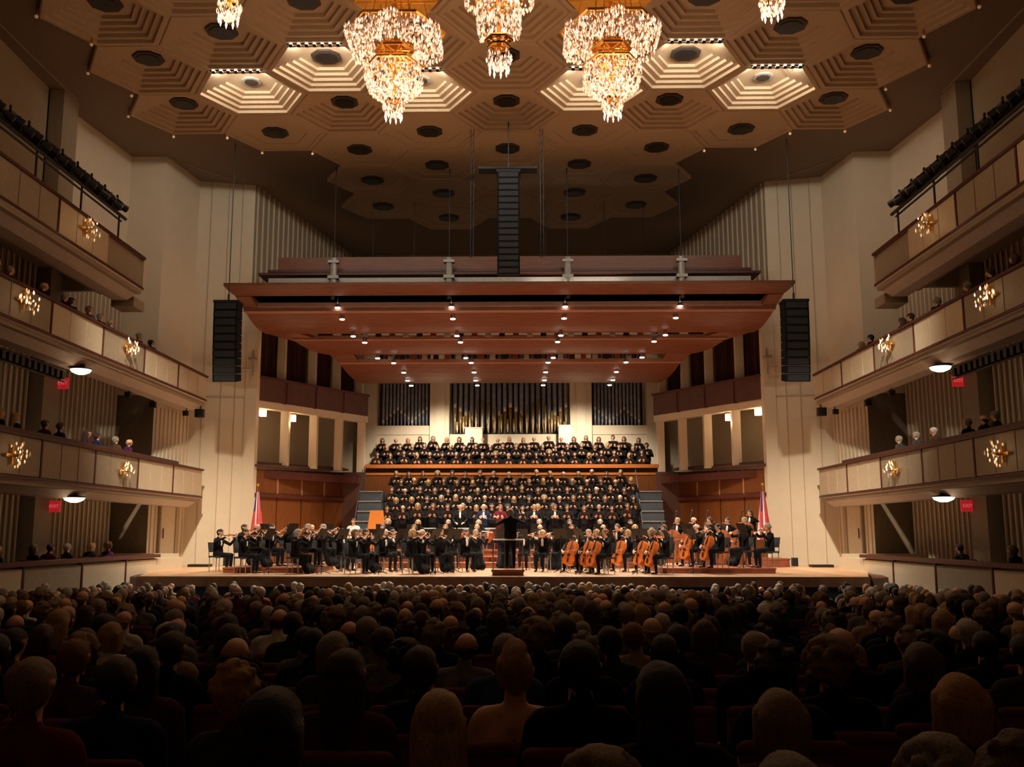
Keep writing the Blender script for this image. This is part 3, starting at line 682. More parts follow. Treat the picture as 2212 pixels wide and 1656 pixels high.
    b = B(); b.tube((0, 12, 0), (0, 27.6, 0), .05); b.tube((0, 12, -.16), (0, 27.3, -.16), .03); b.build('pipe', black, P_)
    for i in range(6):
        b = B(); b.tube((0, 14.9+i*2.45, -.85), (0, 14.9+i*2.45, 0), .03); b.build('post', black, P_)
    cb = B(); cb.box(-.11, .11, -.16, .16, -.12, .12); cb.tube((-.10*s, 0, .0), (-.24*s, .14, -.10), .09, .11); cb.box(-.02, .02, -.03, .03, .1, .3)
    cm = cb.mesh('spot_body', black)
    cl = B(); cl.tube((-.24*s, .14, -.10), (-.255*s, .155, -.11), .09); clm = cl.mesh('spot_lens', mat('dull_lens', (.25, .27, .32), .2, metal=.4))
    for i in range(26):
        y = 16.2+i*.43
        h = .22 if i % 2 else .14
        e = empty('theatre_spotlight', (s*(XF+.05), y, 11.4+h), 'black theatre spotlight, %s from the stage end of the %s wall pipe' % (ORD[25-i], side), 'spotlight', 'spotlights on the %s wall pipe' % side)
        inst('spot_body', cm, e); inst('spot_lens', clm, e)
    # dark truss below middle balcony
    t = empty('lighting_truss', (s*(XF+.45), 0, 6.45), 'dark lighting truss hung below the middle balcony, %s wall' % side, 'truss')
    b = B()
    for dz in (0, -.28): b.tube((0, 12, dz), (0, 25.3, dz), .03)
    for k in range(44): b.tube((0, 12+k*.3, 0), (0, 12.15+k*.3, -.28), .015, n=4); b.box(-.1, .1, 12.05+k*.3, 12.2+k*.3, -.25, -.05)
    b.build('truss_frame', black, t)
    # small wall cameras / speakers
    for i, (x, y, z, r, nm) in enumerate(((11.5, 35.7, 6.6, .15, 'largest dark wall speaker below the middle balcony end'), (11.75, 34.9, 6.5, .09, 'small dark wall speaker second from the stage below the middle balcony'),
                              (12.2, 32.9, 6.55, .1, 'small dark box third from the stage below the middle balcony'), (12.1, 30.5, 6.55, .09, 'small dark box furthest from the stage below the middle balcony'),
                              (10.7, 36.0, 10.0, .07, 'tiny dark camera high on the pale wall by the canopy'))):
        e = empty('wall_speaker', (s*x, y, z), nm+', %s wall' % side, 'loudspeaker')
        b = B(); b.box(-r, r, -r*.8, r*.8, -r*1.1, r*.9); b.tube((0, -r*.8, 0), (0, -r*.95, 0), r*.7, m=0); b.build('cabinet', black, e)
        b = B(); b.tube((0, 0, r*.8), (0, .1, r*1.8), .02); b.build('bracket', black, e)
    # speaker bracket between proscenium and side array
    b = B(); b.box(0, .35*s, -.05, .05, -.25, -.2) if s > 0 else b.box(-.35, 0, -.05, .05, -.25, -.2)
    b.box(-.04, .04, -.04, .04, -.5, .5); b.box(-.16, .16, -.1, .1, .1, .2)
    b.build('wall_bracket', greym, loc=(s*9.75, 36.3, 8.6), label='grey metal bracket on the %s proscenium edge' % side, cat='bracket')

# ================================================================== CHANDELIERS
def crystals(b, rr, n, prof, drop=.09, hexag=True, fill=.35):
    """n drops hung on a surface of revolution given by (z, radius) points, some inside it"""
    for _ in range(n):
        t = rr.random()*(len(prof)-1); k = min(int(t), len(prof)-2); f = t-k
        z = prof[k][0]+(prof[k+1][0]-prof[k][0])*f; r = prof[k][1]+(prof[k+1][1]-prof[k][1])*f
        a = rr.uniform(0, 2*math.pi); lim = r*(.92/math.cos(((a+math.pi/6) % (math.pi/3))-math.pi/6)) if hexag else r
        if rr.random() < fill: lim *= math.sqrt(rr.uniform(.2, 1))
        l = drop*rr.uniform(.7, 1.3); w_ = l*.24
        b.lathe((lim*math.cos(a), lim*math.sin(a), z), [(w_*.2, -l/2), (w_, -l*.1), (w_*.2, l/2)], 4, rr.choice((0, 0, 0, 0, 1, 1, 1, 2)), rr.random())
def chandelier_meshes(kind):
    rr = random.Random(5); g = B(); c = B(); a_ = B()
    def frame(R_, z, t=.03, spokes=True):
        P = hexring(R_, z)
        for i in range(6): g.tube(P[i], P[(i+1) % 6], t, n=6)
        if spokes:
            for i in range(6): g.tube((0, 0, z+.03), P[i], t*.5, n=5)
    def ball(z0, r):
        crystals(c, rr, 150, [(z0, r*.35), (z0+r*.4, r*.85), (z0+r*.9, r), (z0+r*1.4, r*.7)], .09, False); 
        for k in range(9):
            a = k*.698; c.lathe((r*.75*math.cos(a), r*.75*math.sin(a), z0-.02), [(.006, -.10), (.026, -.02), (.01, .08)], 5, 2)
    if kind == 'big':
        g.tube((0, 0, .3), (0, 0, 3.0), .05)
        for i in range(6):
            a = i*math.pi/3; g.tube((.40*math.cos(a), .40*math.sin(a), 1.3), (.36*math.cos(a), .36*math.sin(a), 3.0), .018, n=5)
            g.tube((.9*math.cos(a), .9*math.sin(a), 2.2), (.7*math.cos(a), .7*math.sin(a), 3.0), .012, n=5)
        frame(1.24, 2.16, .04); frame(1.05, 2.25, .03); frame(.46, 1.72, .05); frame(.44, 1.42, .06); frame(.70, 1.30, .03); frame(.18, .42, .06)
        for k in range(12):
            a = k*math.pi/6
            for zz in (1.78, 1.5): g.ball((.40*math.cos(a), .40*math.sin(a), zz), .055, 6, 4)
        crystals(c, rr, 1100, [(2.12, 1.22), (1.92, 1.24), (1.72, 1.14)], .09, True, 0)
        crystals(c, rr, 1150, [(1.98, 1.15), (1.92, .95), (1.86, .72), (1.80, .52)], .09, True, 0)
        crystals(c, rr, 1500, [(1.24, .66), (1.05, .74), (.82, .72), (.66, .58), (.5, .36), (.42, .2)], .085, True, .15)
        ball(.02, .27)
        a_.prism([(q[0], q[1]) for q in hexring(1.05, 0)], 3.0, 3.06); a_.prism([(q[0], q[1]) for q in hexring(.8, 0)], 3.06, 3.5)
        for i in range(6):
            q = hexring(1.0, 0)[i]; a_.tube((0, 0, 2.985), (q[0], q[1], 2.985), .03, n=5)
    else:
        g.tube((0, 0, .3), (0, 0, 4.6), .045)
        frame(.20, .50, .035); frame(.26, .62, .03); frame(.42, 1.42, .05); frame(.40, 1.55, .04); frame(.75, 1.75, .03); frame(1.1, 2.2, .03)
        for k in range(8): a = k*.785; g.ball((.2*math.cos(a), .2*math.sin(a), .6), .05, 6, 4)
        ball(.03, .25)
        crystals(c, rr, 900, [(1.36, .40), (1.2, .46), (.95, .46), (.72, .40)], .085, True, .1)
        crystals(c, rr, 500, [(1.72, .74), (1.55, .74), (1.4, .66)], .09, True, 0); crystals(c, rr, 500, [(2.2, 1.1), (2.0, 1.1)], .09, True, 0)
        a_.prism([(q[0], q[1]) for q in hexring(.9, 0)], 4.4, 4.46)
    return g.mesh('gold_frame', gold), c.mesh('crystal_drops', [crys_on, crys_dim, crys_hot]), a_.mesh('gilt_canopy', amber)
cmz = {'big': chandelier_meshes('big'), 'small': chandelier_meshes('small')}
CL = ['large tiered crystal chandelier left of the centre line, lower gold cluster complete', 'large tiered crystal chandelier right of the centre line, lower gold cluster complete',
      'narrower crystal chandelier on the centre line, cut by the frame top', 'chandelier at upper left, only its lowest crystal ball showing', 'chandelier at upper right, only its lowest crystal ball showing']
for i, (x, y, k) in enumerate(CHAND):
    if k == 'off': continue
    z = {'big': 12.15, 'small': 11.03}[k] if i < 3 else 12.12
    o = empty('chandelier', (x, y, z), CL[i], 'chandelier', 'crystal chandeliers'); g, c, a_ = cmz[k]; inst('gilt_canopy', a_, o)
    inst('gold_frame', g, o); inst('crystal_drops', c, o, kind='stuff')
# ================================================================== PEOPLE: body builder
def hand(b, wr, d, nrm, m=0):
    wr = Vector(wr); d = Vector(d).normalized(); nrm = Vector(nrm); nrm = (nrm-d*nrm.dot(d)).normalized(); a = d.cross(nrm)
    for t in (-.024, 0, .024): b.capsule(wr+a*t*.6, .016, wr+d*.085+a*t, .015, 8, 2, m)
    for i, (t, l) in enumerate(((-.034, .055), (-.012, .075), (.011, .080), (.033, .07))):
        p0 = wr+d*.085+a*t; p1 = p0+(d+nrm*.35)*l*.6; p2 = p1+(d*.5+nrm)*l*.5
        b.capsule(p0, .010, p1, .0095, 6, 2, m); b.capsule(p1, .0095, p2, .0085, 6, 2, m)
    p0 = wr+d*.03+a*.03; p1 = p0+(a*.8+d*.5)*.045; b.capsule(p0, .013, p1, .0115, 6, 2, m); b.capsule(p1, .0115, p1+(d+nrm*.8)*.03, .010, 6, 2, m)
def head(b, c, m=0):
    c = Vector(c); V = Vector
    b.capsule(c+V((0, -.025, .015)), .080, c+V((0, .025, .02)), .080, 14, 5, m)
    b.capsule(c+V((0, .055, -.065)), .042, c+V((0, .045, -.02)), .060, 12, 4, m)
    b.capsule(c+V((0, .105, -.005)), .009, c+V((0, .122, -.03)), .014, 8, 3, m)
    for s in (-1, 1):
        b.capsule(c+V((s*.080, -.005, -.025)), .012, c+V((s*.084, -.012, .012)), .017, 8, 3, m)
        b.capsule(c+V((s*.035, .075, -.03)), .02, c+V((s*.03, .078, -.025)), .02, 8, 2, m)
def face_bits(b, c):
    c = Vector(c)
    for s in (-1, 1):
        b.ball(c+Vector((s*.032, .100, .005)), .0115, 6, 4, 4); b.box(c[0]+s*.032-.016, c[0]+s*.032+.016, c[1]+.100, c[1]+.108, c[2]+.022, c[2]+.028, 4)
    b.box(c[0]-.022, c[0]+.022, c[1]+.096, c[1]+.104, c[2]-.066, c[2]-.056, 5)
VOX = .016
def remesh(b, name, mats, vox, target, extra=None, smooth=4, barez=None):
    me = b.mesh(name+'_raw', mats); o = bpy.data.objects.new('tmp', me); COL.objects.link(o)
    m = o.modifiers.new('r', 'REMESH'); m.mode = 'VOXEL'; m.voxel_size = vox
    m = o.modifiers.new('s', 'SMOOTH'); m.factor = .5; m.iterations = smooth
    dg = bpy.context.evaluated_depsgraph_get(); e = o.evaluated_get(dg); nf = len(e.data.polygons)
    m = o.modifiers.new('d', 'DECIMATE'); m.ratio = min(1, target/max(nf*2, 1))
    dg = bpy.context.evaluated_depsgraph_get(); me2 = bpy.data.meshes.new_from_object(o.evaluated_get(dg)); me2.name = name
    bpy.data.objects.remove(o); 
    # material of each face = that of the nearest source shape
    from mathutils.bvhtree import BVHTree
    bv = BVHTree.FromPolygons(b.V, b.F)
    me2.materials.clear()
    for x in mats: me2.materials.append(x)
    mi = []
    for p in me2.polygons:
        r = bv.find_nearest(p.center); mi.append(b.M[r[2]] if r[2] is not None else 0)
        if barez and abs(p.center.x) < .3: mi[-1] = 0 if p.center.z > barez or (mi[-1] == 0 and p.center.z < .75) else mi[-1] if p.center.z < .75 else 1
    me2.polygons.foreach_set('material_index', mi); me2.polygons.foreach_set('use_smooth', [True]*len(mi))
    if extra:
        bm = bmesh.new(); bm.from_mesh(me2); t = extra.mesh('x', mats, True); bm.from_mesh(t); bm.to_mesh(me2); bm.free(); bpy.data.meshes.remove(t)
    return me2
# material slots: 0 skin 1 clothing (object colour) 2 trousers 3 shirt 4 eye 5 lip 6 shoe
PM = [skin, coat, trouser, shirt, eye_m, lip_m, ebony]
def torso(b, z, lean=0., m=1, wide=1., shoulder=.0, bare=False):
    # z: hip height
    V = Vector; k = lambda x, y, h: V((x*wide, y+lean*h, z+h))
    for s in (-1, 1):
        b.capsule(k(s*.065, 0, .02), .125, k(s*.07, -.02, .22), .105, 14, 4, m)
        b.capsule(k(s*.07, -.02, .22), .105, k(s*.085, -.01, .36), .115, 14, 4, m)
        b.capsule(k(s*.03, -.02, .49), .05, k(s*.155, -.015, .455), .068, 12, 4, 0 if bare else m)
    b.capsule(k(0, -.02, .44), .095, k(0, -.02, .47), .075, 12, 3, 0 if bare else m)
    if not bare: b.capsule(k(0, -.02, .50), .066, k(0, -.018, .535), .060, 12, 3, m)
    b.capsule(k(0, -.015, .50), .056, k(0, .01, .60), .052, 12, 3, 0)
    return k(0, .015, .68)
def arm(b, sh, el, wr, m=1, hd=(0, 1, 0), hn=(0, 0, -1), bare=False):
    sh, el, wr = Vector(sh), Vector(el), Vector(wr); m = 0 if bare else m
    b.capsule(sh, .058, el, .046, 12, 4, m); b.capsule(el, .046, wr, .033, 12, 4, m); b.capsule(wr-(wr-el).normalized()*.02, .027, wr, .024, 8, 2, 0)
    hand(b, wr, hd, hn, 0)
def legs_seated(b, z, m=2, spread=.10, skirt=False):
    V = Vector
    for s in (-1, 1):
        b.capsule((s*.08, 0, z), .088, (s*spread, .42, z+.0), .066, 12, 4, m)
        b.capsule((s*spread, .42, z-.01), .062, (s*(spread+.01), .40, .10), .042, 12, 4, m)
        b.capsule((s*(spread+.01), .38, .045), .038, (s*(spread+.02), .54, .032), .03, 8, 3, 6)
    if skirt:
        for x in (-.08, 0, .08): b.capsule((x, .2, z-.02), .09, (x*1.9, .45, .12), .11, 12, 3, m)
def legs_stand(b, z, m=2, skirt=False):
    for s in (-1, 1):
        b.capsule((s*.085, 0, z), .092, (s*.095, .01, z*.53), .062, 12, 4, m)
        b.capsule((s*.095, .01, z*.53), .06, (s*.10, -.01, .10), .042, 12, 4, m)
        b.capsule((s*.10, -.01, .045), .038, (s*.115, .15, .032), .03, 8, 3, 6)
    if skirt:
        for x in (-.07, 0, .07): b.capsule((x, 0, z-.05), .11, (x*2.2, 0, .14), .12, 12, 3, m)
BODY = {}; HEADC = {}
def body(name, kind, lean=0., wide=1., arms=None, skirt=False, white=False, bare=False, low=False, cm=1, spread=.10, target=2600, head_dx=0., faces=True, dress=False):
    b = B(); x = B(); z = .52 if kind == 'sit' else .93
    hc = torso(b, z, lean, cm, wide, bare=bare); hc = hc+Vector((head_dx, 0, 0))
    if kind == 'sit': legs_seated(b, z-.01, cm if dress else 2, spread, skirt)
    else: legs_stand(b, z, cm if dress else 2, skirt)
    sh = lambda s: (s*.185*wide, -.015+lean*.45, z+.44)
    if arms is None:
        if kind == 'sit': arms = [((-.25, .02, z+.17), (-.12, .25, z+.10)), ((.25, .02, z+.17), (.12, .27, z+.10))]
        else: arms = [((-.24, -.02, z+.17), (-.22, .06, z-.06)), ((.24, -.02, z+.17), (.22, .06, z-.06))]
    for s, a in zip((-1, 1), arms):
        hd = a[2] if len(a) > 2 else (-s*.5, .8, -.2); hn = a[3] if len(a) > 3 else (0, .1, -1)
        arm(b, sh(s), a[0], a[1], cm, hd, hn, bare)
    if white:     # shirt front and bow tie
        b.capsule((0, .085+lean*.35, z+.30), .035, (0, .07+lean*.45, z+.47), .03, 10, 3, 3)
    head(b, hc)
    if faces: face_bits(x, hc)
    BODY[name] = remesh(b, name, PM, .0135 if faces else .016, target, x if faces else None, barez=.86 if bare else None); HEADC[name] = hc
HAIR = {}
def hair(name, fn, vox=.010, target=1900):
    b = B(); fn(b); me = remesh(b, name, [hairm], vox, target, smooth=2)
    from mathutils import noise as NZ
    for v in me.vertices:      # strands: relief stretched along the fall of the hair
        a = math.atan2(v.co.x, -v.co.y-.02)
        d = NZ.noise(Vector((a*7, v.co.z*9, 3)))*.005+NZ.noise(Vector((v.co.x*14, v.co.y*14, v.co.z*10)))*.008
        v.co += v.normal*d
    HAIR[name] = me
def cap(b):
    b.capsule((0, -.032, .022), .090, (0, .012, .032), .085, 14, 5)
    for s in (-1, 1): b.capsule((s*.05, -.03, -.01), .045, (s*.045, -.04, -.04), .04, 10, 3)
    b.capsule((0, -.055, -.02), .062, (0, -.05, -.065), .045, 12, 3)
def h_short(b): cap(b)
def h_full(b):
    cap(b); rr = random.Random(3)
    for k in range(46):
        a = rr.uniform(0, 6.28); t = rr.uniform(0, 1.9); v = Vector((math.sin(t)*math.cos(a), math.sin(t)*math.sin(a), math.cos(t)))*.092+Vector((0, -.02, .022))
        if v.y > .07 and v.z < .06: continue
        b.capsule(v, .022, v*1.02, .022, 7, 2)
def h_bob(b):
    cap(b)
    for s in (-1, 1):
        b.capsule((s*.070, -.02, .02), .042, (s*.078, -.015, -.10), .036, 12, 4); b.capsule((s*.05, -.06, .0), .055, (s*.055, -.05, -.11), .042, 12, 4)
    b.capsule((0, -.07, .0), .06, (0, -.07, -.11), .045, 12, 4)
def h_long(b):
    cap(b)
    for s in (-1, 0, 1): b.capsule((s*.052, -.05, .0), .050, (s*.062, -.085, -.27), .034, 12, 4)
    for s in (-1, 1): b.capsule((s*.066, -.02, .0), .034, (s*.078, -.04, -.20), .026, 12, 4); b.capsule((s*.035, -.08, -.05), .05, (s*.04, -.095, -.31), .036, 10, 3)
def h_updo(b):
    cap(b); b.capsule((0, -.075, .075), .055, (0, -.03, .10), .06, 12, 4); b.capsule((0, -.10, .02), .05, (0, -.105, .05), .045, 12, 4)
def h_curly(b):
    h_full(b); rr = random.Random(9)
    for k in range(80):
        a = rr.uniform(0, 6.28); t = rr.uniform(0, 2.25); v = Vector((math.sin(t)*math.cos(a), math.sin(t)*math.sin(a)*.95, math.cos(t)))*.115+Vector((0, -.03, .015))
        if v.y > .06 and v.z < .07: continue
        b.capsule(v, .028, v*1.01, .028, 7, 2)
def h_bald(b):
    for s in (-1, 1):
        b.capsule((s*.078, -.01, -.02), .018, (s*.066, -.06, -.02), .024, 10, 3); b.capsule((s*.066, -.06, -.02), .024, (0, -.10, -.03), .026, 10, 3)
        b.capsule((s*.05, -.065, -.055), .026, (0, -.08, -.065), .028, 10, 3)
for n_, f_ in (('short', h_short), ('full', h_full), ('bob', h_bob), ('long', h_long), ('updo', h_updo), ('curly', h_curly), ('bald', h_bald)): hair(n_, f_)
body('sit_a', 'sit', faces=True)
body('sit_b', 'sit', lean=.12, wide=1.1, faces=True, head_dx=.01)
body('sit_c', 'sit', lean=-.06, wide=.9, head_dx=-.02, faces=True)
body('sit_bare', 'sit', wide=.88, bare=True)
body('violin', 'sit', lean=.05, white=True, arms=[((-.30, .22, .83), (-.33, .40, 1.03), (-.2, .2, 1), (.6, -.4, 0)), ((.38, .14, .92), (.16, .36, 1.06), (-.6, .5, -.2), (0, 0, -1))])
body('violin_skirt', 'sit', lean=.05, skirt=True, dress=True, arms=[((-.30, .22, .83), (-.33, .40, 1.03), (-.2, .2, 1), (.6, -.4, 0)), ((.38, .14, .92), (.16, .36, 1.06), (-.6, .5, -.2), (0, 0, -1))])
body('cello', 'sit', spread=.24, white=True, arms=[((-.32, .16, .88), (-.16, .28, 1.04), (.7, .2, .5), (.3, .5, -.6)), ((.40, .12, .80), (.30, .44, .66), (-.6, .5, -.3), (0, 0, -1))])
body('wind', 'sit', white=True, arms=[((-.28, .08, .74), (-.05, .30, .88), (.3, .4, .3), (.5, .5, -.5)), ((.28, .08, .74), (.05, .34, .76), (-.3, .4, .3), (-.5, .5, -.5))])
body('singer_m', 'stand', white=True, arms=[((-.28, .05, 1.12), (-.12, .30, 1.17), (.3, .6, .5), (.4, 0, .8)), ((.28, .05, 1.12), (.12, .30, 1.17), (-.3, .6, .5), (-.4, 0, .8))])
body('singer_f', 'stand', skirt=True, dress=True, wide=.9, arms=[((-.28, .05, 1.12), (-.12, .30, 1.17), (.3, .6, .5), (.4, 0, .8)), ((.28, .05, 1.12), (.12, .30, 1.17), (-.3, .6, .5), (-.4, 0, .8))])
body('bassist', 'stand', lean=.08, white=True, arms=[((-.36, .12, 1.30), (-.20, .36, 1.48), (.6, .5, .4), (.4, .5, -.5)), ((.36, .14, 1.10), (.22, .46, .98), (-.6, .4, -.4), (-.2, .4, -.8))])
body('conductor', 'stand', arms=[((-.40, .20, 1.26), (-.46, .44, 1.46), (-.1, .8, .5), (.2, .2, -1)), ((.38, .20, 1.30), (.38, .44, 1.56), (0, .8, .5), (-.2, .2, -1))])
body('stand_low', 'stand', white=True, arms=[((-.26, .06, 1.12), (-.16, .34, 1.02)), ((.26, .06, 1.12), (.16, .34, 1.02))])

def person(kind, x, y, z, rz, hr, hcol, ccol, name='person', sc=1., label=None, group=None):
    o = bpy.data.objects.new(name, BODY[kind]); COL.objects.link(o); o.location = (x, y, z); o.rotation_euler = (0, 0, rz); o.scale = (sc,)*3
    o.color = (*ccol, 1); tag(o, label, 'person', group)
    if hr:
        h = bpy.data.objects.new('hair', HAIR[hr]); COL.objects.link(h); h.parent = o; h.location = HEADC[kind]; h.color = (*hcol, 1)
    return o
HC = {'black': (.010, .008, .008), 'dark brown': (.035, .018, .010), 'brown': (.09, .045, .02), 'auburn': (.20, .06, .02), 'blond': (.42, .26, .09),
      'golden': (.40, .20, .04), 'grey': (.26, .22, .17), 'white': (.55, .50, .42), 'sandy': (.24, .15, .07)}
CCOL = {'black': (.008, .008, .009), 'navy': (.012, .018, .05), 'charcoal': (.04, .038, .04), 'brown': (.07, .035, .02), 'burgundy': (.12, .012, .02),
      'grey': (.14, .13, .12), 'beige': (.32, .24, .15), 'dark green': (.015, .04, .025), 'white': (.55, .50, .45), 'blue': (.03, .06, .16), 'red': (.28, .02, .02), 'plum': (.06, .015, .05)}
HN = {'short': 'short %s hair', 'full': 'thick %s hair', 'bob': '%s bob', 'long': 'long %s hair', 'updo': '%s pinned-up hair', 'curly': 'curly %s hair', 'bald': 'bald crown and %s fringe'}
# ---- theatre seats
sb = B()
sb.add(*(lambda P: (P, [(0, 1, 2, 3), (7, 6, 5, 4), (0, 4, 5, 1), (1, 5, 6, 2), (2, 6, 7, 3), (3, 7, 4, 0)]))([(-.25, -.16, .30), (.25, -.16, .30), (.25, -.08, .30), (-.25, -.08, .30), (-.24, -.24, .86), (.24, -.24, .86), (.24, -.15, .86), (-.24, -.15, .86)]))
sb.capsule((-.21, -.20, .87), .045, (.21, -.20, .87), .045, 8, 3); SEATB = sb.mesh('seat_back', seat_m, True)
sb = B(); sb.box(-.24, .24, -.12, .36, .36, .44); sb.box(-.22, .22, -.10, .34, .44, .46); SEATC = sb.mesh('seat_cushion', seat_m)
sb = B()
sb.box(-.025, .025, -.15, .30, .60, .64); sb.box(-.02, .02, -.12, .28, 0, .60)
SEATA = sb.mesh('armrest_x', wood_d)
def theatre_seat(x, y, z, label, group):
    e = empty('theatre_chair', (x, y, z), label, 'seat', group)
    inst('seat_back', SEATB, e); inst('seat_cushion', SEATC, e); inst('armrest', SEATA, e, (-.27, 0, 0)); inst('armrest', SEATA, e, (.27, 0, 0))
# ---- hand-placed nearest listeners (x, y, head-top z, hair, hair colour, clothes, size)
NEAR = [(-1.60, 4.00, 1.70, 'short', 'sandy', 'burgundy', 'first at the far left edge'), (-2.26, 5.75, 1.58, 'short', 'auburn', 'brown', ''), (-1.53, 4.60, 1.62, 'short', 'dark brown', 'navy', ''),
        (-1.72, 5.41, 1.58, 'long', 'black', 'plum', ''), (-.79, 4.18, 1.66, 'full', 'golden', 'charcoal', ''), (-.32, 2.90, 1.76, 'long', 'black', 'black', ''),
        (-.42, 4.50, 1.68, 'long', 'dark brown', 'plum', ''), (-.12, 5.11, 1.63, 'short', 'dark brown', 'navy', ''), (.08, 3.54, 1.65, 'long', 'blond', 'burgundy', ''),
        (.34, 4.84, 1.65, 'updo', 'golden', 'black', 'bare'), (.62, 4.30, 1.74, 'short', 'black', 'black', ''), (.86, 3.45, 1.75, 'long', 'black', 'black', ''),
        (.60, 2.85, 1.58, 'curly', 'sandy', 'burgundy', ''), (1.36, 3.83, 1.60, 'bob', 'sandy', 'plum', ''), (1.08, 2.71, 1.62, 'short', 'grey', 'charcoal', ''),
        (1.58, 4.75, 1.68, 'full', 'black', 'navy', ''), (1.93, 5.11, 1.65, 'curly', 'sandy', 'black', ''), (2.04, 3.83, 1.66, 'bob', 'golden', 'navy', ''),
        (1.62, 2.60, 1.69, 'full', 'brown', 'plum', ''), (1.66, 3.20, 1.54, 'curly', 'grey', 'beige', ''), (-.95, 2.65, 1.58, 'short', 'dark brown', 'brown', ''),
        (2.60, 5.6, 1.60, 'bob', 'brown', 'navy', '')]
rp = random.Random(21); PIV = []
POS = ['at the far left edge', 'behind the auburn head at the far left', 'second from the left edge', 'beyond the short-haired pair at the left', 'left of the big dark silhouette', 'as the big dark silhouette left of centre',
       'just left of the centre blonde', 'ahead of the centre blonde', 'nearest left of centre', 'in the middle of the view', 'right beside the bare-shouldered woman', 'as the big dark silhouette right of centre',
       'at the bottom edge, centre right', 'behind the grey head at the lower right', 'at the bottom edge, lower right', 'with the tallest dark head right of centre', 'beside the tall dark head at the right', 'second from the right edge',
       'nearest the bottom right corner', 'at the bottom between two brown heads', 'at the bottom left corner', 'fourth row at the far right']
for i, (x, y, zt, hr, hc_, cc, nm) in enumerate(NEAR):
    kind = 'sit_bare' if nm == 'bare' else rp.choice(('sit_a', 'sit_b', 'sit_c')); sc = 1.0
    z = zt-1.31
    lab = 'listener with %s, %s, seated %s' % (HN[hr] % hc_, 'bare shoulders' if nm == 'bare' else cc+' clothes', POS[i])
    person(kind, x, y, z, rp.uniform(-.12, .12), hr, HC[hc_], CCOL[cc], 'person', sc, lab, 'nearest listeners')
    theatre_seat(x, y, z, 'burgundy seat of the listener seated %s' % POS[i], 'seats of the nearest listeners'); PIV.append((x, y))
# ---- rows behind them: each a person of its own until the distant rows
HW = [('short', 'black', 3), ('short', 'dark brown', 4), ('short', 'grey', 4), ('short', 'white', 1), ('full', 'dark brown', 2), ('full', 'grey', 2), ('full', 'sandy', 1), ('bob', 'blond', 2), ('bob', 'brown', 2), ('bob', 'grey', 1),
      ('long', 'dark brown', 2), ('long', 'blond', 1), ('updo', 'brown', 1), ('curly', 'sandy', 1), ('curly', 'black', 1), ('bald', 'grey', 4), ('bald', 'dark brown', 2), ('short', 'auburn', 1)]
HWL = [(a, b_) for a, b_, n in HW for _ in range(n)]
CWL = ['black']*7+['navy']*4+['charcoal']*4+['brown', 'burgundy', 'grey', 'grey', 'beige', 'plum', 'dark green', 'white', 'blue']
rows = []; y = 6.55
while y < 26.9: rows.append(y); y += .90
count = 0; FAR = []
for ri, y in enumerate(rows):
    half = .53*y+.5; n = int(min(half, 10.9)/.56); k = 0; fz = FZ(y)+.02
    for i in range(-n, n+1):
        x = .36*(1-min(1, y/18))+i*.56+(.28 if ri % 2 else 0)
        if 4.15 < abs(x) < 5.05 and y > 12 or abs(x) > 10.85: continue
        if rp.random() < .05: continue
        hr, hc_ = rp.choice(HWL); cc = rp.choice(CWL); sc = rp.uniform(.95, 1.05); jx = rp.uniform(-.05, .05)
        if count < 236 and ri < 14:
            k += 1; count += 1
            person(rp.choice(('sit_a', 'sit_b', 'sit_c')), x+jx, y+rp.uniform(-.05, .08), fz, rp.uniform(-.2, .2), hr, HC[hc_], CCOL[cc], 'person', sc,
                   'listener with %s, %s clothes, %s row, %s from left' % (HN[hr] % hc_, cc, ORD[ri], ORD[k-1]), 'listeners in the stalls')
            theatre_seat(x, y, fz, 'burgundy stalls seat, %s row, %s occupied from left' % (ORD[ri], ORD[k-1]), 'stalls seats')
        else:
            if rp.random() < .45: hr, hc_ = rp.choice((('short', 'white'), ('short', 'grey'), ('bob', 'blond'), ('full', 'sandy'), ('bald', 'white'), ('full', 'white'), ('bob', 'grey')))
            if rp.random() < .35: cc = rp.choice(('grey', 'beige', 'white', 'blue', 'red', 'grey', 'beige'))
            FAR.append((x+jx, y, fz, hr, hc_, cc, sc, rp.uniform(-.2, .2)))
# ---- the distant crowd, one mass
def lowpoly(me, ratio):
    o = bpy.data.objects.new('t', me); COL.objects.link(o); m = o.modifiers.new('d', 'DECIMATE'); m.ratio = ratio
    dg = bpy.context.evaluated_depsgraph_get(); r = bpy.data.meshes.new_from_object(o.evaluated_get(dg)); bpy.data.objects.remove(o); return r
def arr(me):
    v = np.empty(len(me.vertices)*3); me.vertices.foreach_get('co', v); me.calc_loop_triangles()
    t = np.empty(len(me.loop_triangles)*3, int); me.loop_triangles.foreach_get('vertices', t)
    mi = np.empty(len(me.loop_triangles), int); me.loop_triangles.foreach_get('material_index', mi)
    return v.reshape(-1, 3), t.reshape(-1, 3), mi
bA = arr(lowpoly(BODY['sit_a'], .22)); hA = {k: arr(lowpoly(m, .14)) for k, m in HAIR.items()}
VV, TT, MI, CC = [], [], [], []; off = 0
for (x, y, z, hr, hc_, cc, sc, rz) in FAR:
    c_, s_ = math.cos(rz), math.sin(rz); RM = np.array([[c_, -s_, 0], [s_, c_, 0], [0, 0, 1]])
    for (v, t, mi), col, o_ in ((bA, CCOL[cc], (0, 0, 0)), (hA[hr], HC[hc_], tuple(HEADC['sit_a']))):
        VV.append(((v+np.array(o_)) @ RM.T)*sc+np.array([x, y, z])); TT.append(t+off); off += len(v)
        m = mi.copy() if col is CCOL[cc] else np.full(len(t), 7); MI.append(m); CC.append(np.tile(np.array([*col, 1.]), (len(v), 1)))
